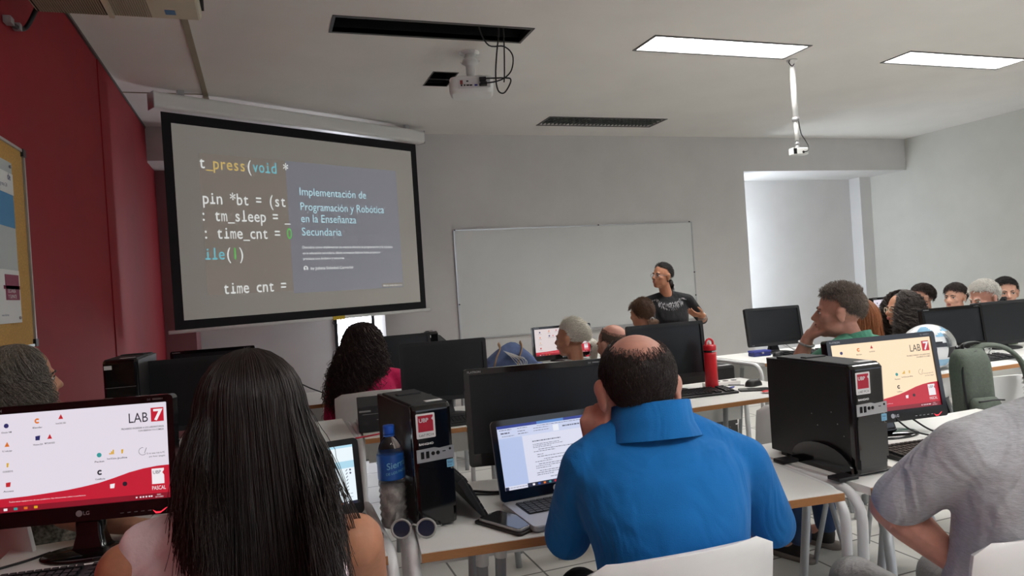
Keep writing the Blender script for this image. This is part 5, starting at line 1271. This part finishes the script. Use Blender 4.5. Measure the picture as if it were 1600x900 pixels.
# ---- hair kinds (all in head space, then through HX)
def xf(HX, P):
    A = np.array(HX); return P @ A[:3, :3].T + A[:3, 3]
def scalp(n, mask):
    out = []
    while sum(len(o) for o in out) < n:
        v = rng.normal(size=(n * 2, 3)); v /= np.linalg.norm(v, axis=1, keepdims=True); m = np.array([mask(*q) for q in v]); out.append(v[m])
    return np.concatenate(out)[:n]
ER = [(0, 0, 0)] + [tuple(.15 * s_ * (i == j) for j in range(3)) for i in range(3) for s_ in (-1, 1)]
def shell_mesh(HX, mask, inf=.006, n=84, m=50, lump=0.0):
    mb = MB(); V_, idx = [], {}
    for j in range(m + 1):
        for i in range(n):
            t = math.pi * j / m - math.pi / 2; a = 2 * math.pi * i / n; d = np.array([math.cos(t) * math.cos(a), math.cos(t) * math.sin(a), math.sin(t)])
            q = HC + d * (HR_ + inf + lump * math.sin(9 * a + 5 * t) * math.cos(7 * t)); V_.append((d, q))
    f = []
    for j in range(m):
        for i in range(n):
            ids = (j * n + i, j * n + (i + 1) % n, (j + 1) * n + (i + 1) % n, (j + 1) * n + i); c = sum(V_[q][0] for q in ids) / 4
            c = c / np.linalg.norm(c)
            if all(mask(*(c + np.array(o_))) for o_ in ER): f.append(ids)
    return mb.add([HX @ Vector(q) for _, q in V_], f, 0, None, True)
def crop_mask(front=.55, side=-.25, back=-.55):
    """hair line: above a line from the forehead over the ears to the nape; y is forward"""
    def m(x, y, z):
        if y > .25: return z > front - .25 * abs(x)
        if y > -.15: return z > side + (y + .15) * (front - side) / .4 * .9 - (.08 if abs(x) > .8 else 0)
        return z > back + (y + 1) * (side - back) / .85
    return m
def short_hair(root, HX, m_, mask, length=.03, n=1600, lift=.45, comb=(0, -1, .2), r=.0011, jit=.3, inf=.004, name='hair', wave=0.0, k=5, shell=True):
    d = scalp(n, mask); P0 = HC + d * (HR_ + .001); N = d / HR_; N /= np.linalg.norm(N, axis=1, keepdims=True)
    c = np.array(comb, float) + rng.normal(size=(n, 3)) * jit; c -= N * np.sum(c * N, axis=1, keepdims=True); c /= np.linalg.norm(c, axis=1, keepdims=True) + 1e-9
    Ln = length * rng.uniform(.7, 1.2, size=(n, 1)); pts = []
    for t in np.linspace(0, 1, k):
        q = P0 + N * (lift * Ln * math.sin(t * 1.4) + .002) + c * Ln * (t ** 1.3) * (1 - lift * .4)
        if wave: q = q + np.stack([np.sin(t * 14 + P0[:, 0] * 300), np.cos(t * 13 + P0[:, 2] * 260), np.sin(t * 12 + P0[:, 1] * 280)], axis=1) * wave * t
        pts.append(q)
    P = xf(HX, np.stack(pts, axis=1)); V_, F_ = strands(P, r, r * .35)
    return hair_obj(name, [(V_, F_)], m_, root, shell_mesh(HX, mask, inf) if shell else None)
def curtain(root, HX, m_, n=1800, a0=-115, a1=115, bottom=-.35, width=(.088, .12, .16), depth=(.105, .12, .12), r=.0014, jit=.006, curl=0.0, freq=26, layers=1, ends=.05, shift=(0, 0), k=18, name='hair', part=0.0, front=None, shell=True, cy=-.012, fall=None, wide_pow=1.0, top=.125):
    """long hair: every strand leaves the crown at one azimuth, follows the head, then hangs; azimuth 0 is the back, +90 the right"""
    groups = []
    for ly in range(layers):
        az = R(1) * rng.uniform(a0, a1, n); s0 = rng.uniform(-.01, .0, n); lay = 1 - .35 * rng.random((n, 1)) ** 2 * (1 if layers > 0 else 0)
        tt = np.linspace(0, 1, k)[None, :]; end = bottom + ends * rng.normal(size=(n, 1))
        if fall is not None: end = np.array([fall(math.degrees(a)) for a in az])[:, None] + ends * .5 * rng.normal(size=(n, 1))
        # arc over the skull until its widest height, then straight fall
        zt = top; q = np.minimum(tt / .32, 1); arc = q * math.pi / 2
        u = np.clip((tt - .32) / .68, 0, 1)
        w = (width[0] * np.sin(arc)) * (1 - u) ** 0 ; W = np.where(u < .5, width[0] + (width[1] - width[0]) * (u / .5) ** wide_pow, width[1] + (width[2] - width[1]) * (u - .5) / .5) * np.sin(arc)
        D_ = np.where(u < .5, depth[0] + (depth[1] - depth[0]) * (u / .5), depth[1] + (depth[2] - depth[1]) * (u - .5) / .5) * np.sin(arc)
        z = np.where(tt < .32, .02 + (zt - .02) * np.cos(arc), .02 + (end - .02) * u)
        x = part * (1 - np.sin(arc)) + lay * W * np.sin(az)[:, None] + shift[0] * u; y = cy - lay * D_ * np.cos(az)[:, None] + shift[1] * u
        P = np.stack([x, y, np.broadcast_to(z, x.shape)], axis=2)
        drift = np.cumsum(rng.normal(size=P.shape), axis=1) * jit / math.sqrt(k) ; P = P + drift * tt[:, :, None]
        if curl:
            ph = rng.uniform(0, 6.28, (n, 1)); ff = freq * rng.uniform(.7, 1.3, (n, 1)); am = curl * np.minimum(1, tt * 3) * rng.uniform(.5, 1.3, (n, 1))
            P = P + np.stack([am * np.cos(ff * tt + ph), am * np.sin(ff * tt + ph), am * .5 * np.sin(ff * tt * 1.1 + ph * 2)], axis=2)
        groups.append(strands(xf(HX, P), r, r * .5))
    sh = None
    if shell:
        sh = shell_mesh(HX, lambda x, y, z: (z > .35 and y < .75) or (y < .1 and z > -.6), .002)
    return hair_obj(name, groups, m_, root, sh)
def glasses(root, HX, m_='silver', r=.0016, dark=False):
    g = MB()
    for s_ in (-1, 1):
        g.tube([HX @ Vector((s_ * .031 + .022 * math.cos(R(a)), .104 - .012 * abs(math.cos(R(a))) * (1 if math.cos(R(a)) * s_ > 0 else 0), .0 + .016 * math.sin(R(a)))) for a in range(0, 361, 20)], r, 5, cap=False)
        g.tube([HX @ Vector(p) for p in ((s_ * .053, .092, .004), (s_ * .076, .05, .006), (s_ * .083, -.01, .008))], r, 5)
    g.tube([HX @ Vector(p) for p in ((-.009, .105, .003), (0, .108, .006), (.009, .105, .003))], r, 5)
    return g.build('eyeglasses', m_, root)

# ---- the woman in the foreground
r_, HX, nb, sh, _ = person('person with long straight dark hair in a sleeveless pale blouse, seen from behind', (-.033, 1.31, 1.195), yaw=4, pitch=-8, neck=(-.055, 1.265, 1.035), pelvis=(-.06, 1.10, .52), body=-8, k=.96,
    arms=(((-.285, 1.44, .80), (-.40, 1.72, .785), (-.2, 1, 0), (0, 0, -1), .35), ((.165, 1.44, .80), (.12, 1.72, .79), (-.3, 1, 0), (0, 0, -1), .35)), skin='sk_tan', shirt='blouse', pants='jeans', voxel=.0055, female=True, tank=(.150, .100), hunch=.03, sh_w=.188, sv=.006, sh_drop=.055)
def fall_long(a):
    s_ = abs(a)
    if a < -46: return -.17 + .02 * math.sin(a)
    if a > 62: return -.21 + .03 * math.sin(a * .7)
    if a > 34 and int(a / 4) % 3 == 0: return -.27
    return -.64
curtain(r_, HX, 'h_lh', n=9500, a0=-122, a1=122, width=(.090, .118, .118), depth=(.108, .165, .40), r=.0009, jit=.009, fall=fall_long, ends=.045, k=22, layers=1)
g = []
for (x0, x1, z1, y1) in ((.11, .16, -.24, -.05), (.115, .19, -.28, -.03), (.10, .14, -.33, -.07), (.09, .12, -.36, -.10)):
    for q in range(10):
        j = rng.normal(size=3) * .006; P = np.array(spline([(x0 * .8, -.06, .0), (x0 * 1.1 + j[0], -.08, -.10), ((x0 + x1) / 2 + j[1], y1 - .05, -.18), (x1 + j[0], y1 + j[2], z1)], 16)); g.append(P)
V_, F_ = strands(xf(HX, np.stack(g)), .0011, .0004); hair_obj('hair_lock', [(V_, F_)], 'h_dbrown', r_)

# ---- the man in blue
r_, HX, nb, sh, fr = person('person in a bright blue polo shirt with a bald crown, hand at the ear', (.80, 1.435, 1.138), yaw=-17, pitch=-19, neck=(.822, 1.432, 1.052), pelvis=(.86, 1.44, .52), body=-10, k=1.07, hs=1.06,
    arms=(((.665, 1.60, .765), (.712, 1.478, .985), (-.05, -.02, 1), (.80, .45, 0), .6, (.45, 1.5, 1.8, 1.9)), ((1.14, 1.42, .765), (1.02, 1.74, .785), (-.3, 1, 0), (0, 0, -1), .35)), skin='sk_pink', shirt='polo', pants='darkp', sleeve=.93, nr=.9, voxel=.005, hunch=.05, sh_w=(.142, .205), sv=.007, belly=1.1, sh_drop=(.075, .105))
bald = Vector((0, -.42, .907))
def ring_mask(x, y, z):
    d = x * bald.x + y * bald.y + z * bald.z
    if d > .62 - .07 * (1 - min(1, abs(x) * 2.2)) + .03 * math.sin(31 * x): return False
    if y > .45: return False
    if y > -.2: return z > -.12 + .25 * max(0, y)
    return z > -.88
short_hair(r_, HX, 'h_dbrown', ring_mask, length=.018, n=8000, lift=.10, comb=(0, -.35, -1), r=.0010, inf=.0025, jit=.25)
short_hair(r_, HX, 'h_dbrown', lambda x, y, z: .58 < x * bald.x + y * bald.y + z * bald.z < .76 and y < .5, length=.016, n=700, lift=.12, comb=(0, -.35, -1), r=.0007, jit=.3, name='sparse_hair', shell=False)
col = MB(); rings = []
fwv, rtv = fr
for z, a, b_, off in ((-.035, .108, .094, -.012), (-.005, .088, .080, -.006), (.046, .086, .092, -.008), (.044, .091, .098, -.008), (-.004, .098, .098, -.010), (-.036, .114, .102, -.014)):
    rings.append([nb + rtv * (a * math.cos(q)) + fwv * (b_ * math.sin(q) + off) + Vector((0, 0, z + .012 - .02 * math.sin(q))) for q in [R(10 * i) for i in range(36)]])
o = col.loft(rings, cap=False).build('collar', 'polo', r_)

# ---- the man in grey at the right edge
r_, HX, nb, sh, fr = person('person in a grey short-sleeved shirt with a greying beard, at the right edge', (1.628, .99, 1.240), yaw=66, pitch=-4, neck=(1.60, 1.03, 1.045), pelvis=(1.50, 1.13, .52), body=-20, k=1.12, hs=1.06,
    arms=(((1.325, 1.24, .835), (1.42, 1.16, .715), (.5, -.2, -.8), (1, .3, 0), .35), ((1.86, 1.06, .82), (1.92, 1.3, .78), (-.3, 1, 0), (0, 0, -1), .35)), skin='sk_pink', shirt='grey_knit', pants='khaki', sleeve=.86, voxel=.0055, hunch=.05, sh_w=.195, sv=.007, belly=1.1, nose=1.15, sh_drop=.06)
short_hair(r_, HX, 'h_grey', crop_mask(), length=.03, n=1500)
beard = lambda x, y, z: y > .15 and z < -.5
d = scalp(900, lambda x, y, z: z < .1); P0 = np.array([0, .038, -.078]) + d * np.array([.055, .052, .042]); N = d
P = np.stack([P0 + N * (.028 * t) + np.array([0, .004, -.030]) * t * t + rng.normal(size=P0.shape) * .003 for t in np.linspace(0, 1, 5)], axis=1)
V_, F_ = strands(xf(HX, P), .0011, .0005); hair_obj('beard', [(V_, F_)], 'h_grey', r_)

# ---- the woman with grey curls at the left edge
r_, HX, nb, sh, fr = person('person with grey wavy hair in a speckled knit, in profile at the left edge', (-.785, 2.80, 1.185), yaw=-62, pitch=0, neck=(-.755, 2.73, 1.015), pelvis=(-.58, 2.66, .52), body=-55, k=1.05, hs=1.02,
    arms=(((-.46, 2.82, .78), (-.28, 2.80, .72), (1, .2, 0), (0, 0, -1), .3), ((-.60, 2.46, .80), (-.43, 2.33, .775), (.9, -.3, -.1), (0, 0, -1), .35)), skin='sk_mid', shirt='speck', pants='darkp', sleeve=.85, female=True, hunch=.04)
curtain(r_, HX, 'h_grey', n=2600, a0=-105, a1=126, bottom=-.14, width=(.094, .116, .105), depth=(.114, .13, .12), r=.0014, curl=.015, freq=20, ends=.025, jit=.01)

# ---- the woman with long dark curls
r_, HX, nb, sh, fr = person('person with very long dark curly hair in a crimson pink top', (.56, 4.44, 1.085), yaw=12, neck=(.57, 4.40, .925), pelvis=(.58, 4.40, .52), body=-5, k=.98, hs=1.0,
    arms=(None, ((.80, 4.46, .80), (.72, 4.66, .775), (-.1, 1, 0), (0, 0, -1), .35)), skin='sk_mid', shirt='pinkt', pants='jeans', sleeve=.8, female=True)
curtain(r_, HX, 'h_curl', n=2600, a0=-125, a1=125, bottom=-.32, width=(.115, .17, .175), depth=(.12, .16, .16), r=.0022, curl=.017, freq=34, layers=1, ends=.04, jit=.02, shift=(-.06, 0), wide_pow=.8, k=30, top=.15)

# ---- the standing woman
r_, HX, nb, sh, fr = person('person in a black top with sequins and glasses, standing before the whiteboard', (3.33, 5.42, 1.395), yaw=104, pitch=7, roll=-3, neck=(3.385, 5.44, 1.215), pelvis=(3.44, 5.47, .80), body=158, k=1.0, hs=.93,
    arms=(((3.72, 5.42, .985), (3.535, 5.14, 1.035), (-.95, .0, .22), (-.2, .3, .9), .4), ((3.17, 5.40, .97), (3.24, 5.2, .90), (.7, -.3, 0), (0, .4, .9), .4)), skin='sk_tan', shirt='blackk', pants='darkp', sleeve=1.3, voxel=.006, hunch=.0, female=True, belly=1.25, stand=True, brow='h_black', shoe='shoep', sh_w=.178, legyaw=130, jaw=1.05)
short_hair(r_, HX, 'h_black', crop_mask(front=.62), length=.05, n=2600, lift=.08, comb=(0, -1, -.1), r=.0014, jit=.08, inf=.007)
pt = MB().ell((0, -.115, -.055), (.032, .032, .036)); b = MB().add([HX @ Vector(p) for p in pt.v], pt.f, 0, None, True)
g = np.stack([np.array(spline([(rng.normal() * .012, -.11, -.04), (rng.normal() * .02, -.135, -.075), (rng.normal() * .025, -.13, -.13 + rng.normal() * .02)], 10)) for _ in range(160)]); hair_obj('hair_bun', [strands(xf(HX, g), .0016, .0006)], 'h_black', r_, b)
glasses(r_, HX)
MB().ell(HX @ Vector((.079, -.002, -.045)), (.006, .006, .011), seg=10, rings=6).build('earring', 'gloss', r_); MB().ell(HX @ Vector((-.079, -.002, -.045)), (.006, .006, .011), seg=10, rings=6).build('earring', 'gloss', r_)
shirt = [c for c in r_.children if c.name.startswith('shirt')][0]
sq = MB(); fwv, rtv = fr
for i in range(150):
    a = R(rng.uniform(-78, 78)); rr = rng.uniform(.10, .165)
    q = nb + rtv * (math.sin(a) * rr * 1.05) + fwv * (math.cos(a) * rr + .04) + Vector((0, 0, -.015 - (rr - .10) * .9 * math.cos(a) - .02 * math.cos(a)))
    ok, loc, nrm, _ = shirt.closest_point_on_mesh(q)
    if ok:
        dv = Vector((rtv * math.sin(a) * .6) + Vector((0, 0, -1))).normalized() * rng.uniform(.004, .010); sq.tube([loc + nrm * .002 - dv, loc + nrm * .002 + dv], .0022, 5)
sq.build('sequin_trim', 'silver', r_)
cl = [nb + rtv * (.078 * math.cos(R(q))) + fwv * (.07 * math.sin(R(q)) + .0) + Vector((0, 0, .0)) for q in range(0, 360, 20)]
wr = Vector((3.535, 5.14, 1.035)) - r_.location; el = Vector((3.72, 5.42, .985)) - r_.location; ax = (el - wr).normalized(); u_ = ax.orthogonal().normalized(); w_ = ax.cross(u_); c0 = wr + ax * .03
MB().tube([c0 + u_ * .030 * math.cos(R(a)) + w_ * .030 * math.sin(R(a)) for a in range(0, 361, 20)], .003, 6).build('bracelet', 'chrome', r_)

# ---- the man in green
r_, HX, nb, sh, fr = person('person in a green collared shirt with short greying hair, hand at the chin', (2.465, 2.525, 1.18), yaw=44, pitch=2, neck=(2.50, 2.49, 1.045), pelvis=(2.58, 2.40, .52), body=18, k=1.06, hs=1.0,
    arms=(((2.35, 2.72, .86), (2.385, 2.645, 1.06), (.25, -.25, .55), (.6, -.5, .2), .9), ((2.86, 2.60, .80), (2.72, 2.86, .78), (-.5, .8, 0), (0, 0, -1), .35)), skin='sk_pink', shirt='green', pants='jeans', sleeve=.75, voxel=.006, hunch=.05, brow='h_salt')
short_hair(r_, HX, 'h_salt', crop_mask(front=.58, side=-.18, back=-.62), length=.022, n=5200, lift=.30, comb=(0, -.35, -.7), r=.0012, jit=.35, inf=.005)
short_hair(r_, HX, 'h_salt', lambda x, y, z: z > .55, length=.026, n=900, lift=.8, comb=(0, .3, 1), r=.0012, jit=.4, inf=.004, name='hair_top')
rings = []; fwv, rtv = fr
for z, a, b_ in ((-.02, .095, .078), (.01, .082, .070), (.036, .074, .066), (.034, .079, .071), (.004, .09, .079), (-.022, .103, .088)):
    rings.append([nb + rtv * (a * math.cos(q)) + fwv * (b_ * math.sin(q) - .004) + Vector((0, 0, z - .02 * math.sin(q))) for q in [R(12 * i) for i in range(30)]])
MB().loft(rings, cap=False).build('collar', 'green', r_)
wr = Vector((2.385, 2.645, 1.06)) - r_.location; el = Vector((2.35, 2.72, .86)) - r_.location; ax = (el - wr).normalized(); u_ = ax.orthogonal().normalized(); w_ = ax.cross(u_); c0 = wr + ax * .025
wt = MB().tube([c0 + u_ * .031 * math.cos(R(a)) + w_ * .031 * math.sin(R(a)) for a in range(0, 361, 20)], .006, 6).build('wristwatch', 'silver', r_)
for a in (180, 240): MB().ell(c0 + u_ * .034 * math.cos(R(a)) + w_ * .034 * math.sin(R(a)), (.012, .012, .012), seg=12, rings=8).build('watch_face', 'capw', wt)

# ---- the rest of the class
r_, HX, nb, sh, fr = person('person with long auburn hair behind the man in green', (3.17, 3.12, 1.075), yaw=35, body=15, neck=(3.19, 3.07, .91), k=.9, female=True, skin='sk_light', shirt='darkt')
curtain(r_, HX, 'h_auburn', n=900, a0=-120, a1=120, bottom=-.30, width=(.09, .11, .11), depth=(.11, .12, .12), r=.002, jit=.01, ends=.03)
r_, HX, nb, sh, fr = person('person with dark grey curls and glasses in a lime top', (4.27, 3.80, 1.045), yaw=78, pitch=4, body=40, neck=(4.31, 3.775, .885), k=.92, female=True, skin='sk_mid', shirt='lime', pants='jeans', sleeve=.8)
curtain(r_, HX, 'h_dgrey', n=2600, a0=-136, a1=136, bottom=-.19, width=(.115, .155, .14), depth=(.13, .17, .15), r=.0022, curl=.030, freq=40, ends=.03, jit=.012, k=24, top=.145)
glasses(r_, HX, 'cream', .0025)
r_, HX, nb, sh, fr = person('person with an ash grey ponytail in a pale grey top', (1.885, 4.235, 1.025), yaw=42, body=8, neck=(1.90, 4.20, .86), pelvis=(1.91, 4.15, .51), k=.92, female=True, skin='sk_mid', shirt='palegrey', sleeve=.8)
short_hair(r_, HX, 'h_blond', crop_mask(front=.6, side=-.4, back=-.55), length=.07, n=2200, lift=.06, comb=(.15, -1, -.15), r=.0018, jit=.1, inf=.008)
g = np.stack([np.array(spline([(rng.normal() * .012 + .02, -.10, .01), (rng.normal() * .024 + .03, -.15, -.03), (rng.normal() * .028 + .03, -.155, -.09), (rng.normal() * .02 + .02, -.13 + rng.normal() * .01, -.17 + rng.normal() * .02)], 14)) for _ in range(500)]); hair_obj('ponytail', [strands(xf(HX, g), .0022, .0008)], 'h_blond', r_)
MB().tube([HX @ Vector((.022 + .022 * math.cos(R(a)), -.112, .005 + .022 * math.sin(R(a)))) for a in range(0, 361, 24)], .008, 6).build('hair_tie', 'h_blond', r_)
MB().loft([[nb + fr[1] * (a * math.cos(R(q))) + fr[0] * (b_ * math.sin(R(q)) - .005) + Vector((0, 0, z)) for q in range(0, 360, 15)] for z, a, b_ in ((-.03, .105, .09), (.0, .085, .072), (.02, .075, .068))], cap=False).build('collar', 'palegrey', r_)
r_, HX, nb, sh, fr = person('person with a clipped bald head at the far desk, beside the ponytail', (2.085, 4.035, .975), yaw=18, pitch=-6, body=5, neck=(2.11, 4.0, .80), pelvis=(2.15, 3.97, .50), k=1.0, hs=1.1, skin='sk_pink', shirt='darkt')
short_hair(r_, HX, 'h_stub', lambda x, y, z: y < .3 and z > -.6 and (x * bald.x + y * bald.y + z * bald.z) < .62 and not (y > -.2 and z < -.15), length=.007, n=2600, lift=.5, r=.0012, inf=.001)
r_, HX, nb, sh, fr = person('person with brown hair tied low, in front of the standing woman', (2.745, 4.80, 1.115), yaw=8, pitch=-4, body=0, neck=(2.76, 4.76, .95), pelvis=(2.84, 4.74, .52), k=.92, hs=.97, female=True, skin='sk_mid', shirt='brownt')
short_hair(r_, HX, 'h_brown', crop_mask(front=.6, side=-.2, back=-.55), length=.055, n=3600, lift=.02, comb=(.1, -.6, -1), r=.0018, jit=.06, inf=.009)
g = np.stack([np.array(spline([(rng.normal() * .012 + .02, -.09, -.04), (rng.normal() * .02 + .025, -.115, -.075), (rng.normal() * .018 + .02, -.10, -.15 + rng.normal() * .02)], 10)) for _ in range(220)]); hair_obj('ponytail', [strands(xf(HX, g), .002, .0008)], 'h_brown', r_)
MB().tube([HX @ Vector((.022 + .016 * math.cos(R(a)), -.10, -.052 + .016 * math.sin(R(a)))) for a in range(0, 361, 24)], .006, 6).build('hair_tie', 'silver', r_)
def lad(label, head, yaw, pitch, shirt, hair, neck=None, hs=1.0, front=.52, n=2200, ln=.035, body=0, skin='sk_light', brow='h_black', pel=None, **kw):
    head = Vector(head); pv = pel or (head.x + .05, head.y - .02, .5)
    r_, HX, nb, sh, fr = person(label, head, yaw=yaw, pitch=pitch, body=body, neck=neck or (head.x + .03, head.y - .02, head.z - .165), pelvis=pv, k=.95, hs=hs, skin=skin, shirt=shirt, brow=brow, **kw)
    short_hair(r_, HX, hair, crop_mask(front=front, side=-.32, back=-.62), length=ln, n=n, lift=.35, comb=(.2, .2, .3), r=.0026, jit=.5, inf=.006)
    return r_, HX
lad('person with short dark hair turned away, behind the curls and glasses', (6.36, 5.40, 1.0), 62, 0, 'darkt', 'h_dbrown', body=40, skin='sk_light', hs=1.08)
r_, HX = lad('person with dark fringe looking left, seated against the right wall', (5.94, 4.70, 1.025), 98, 2, 'darkt', 'h_dbrown', body=40, skin='sk_light', front=.42)
r_, HX = lad('person with white hair in an olive collar, looking down', (5.05, 3.765, 1.075), 82, -14, 'olive', 'h_white', body=55, skin='sk_pink', brow='h_white', n=2600, ln=.032, hs=1.04)
r_, HX = lad('person with black hair and stubble facing the room, behind a small monitor', (6.365, 4.535, 1.035), 138, 0, 'darkt', 'h_black', body=120, skin='sk_light', front=.55, pel=(6.41, 4.54, .5), hs=1.1)
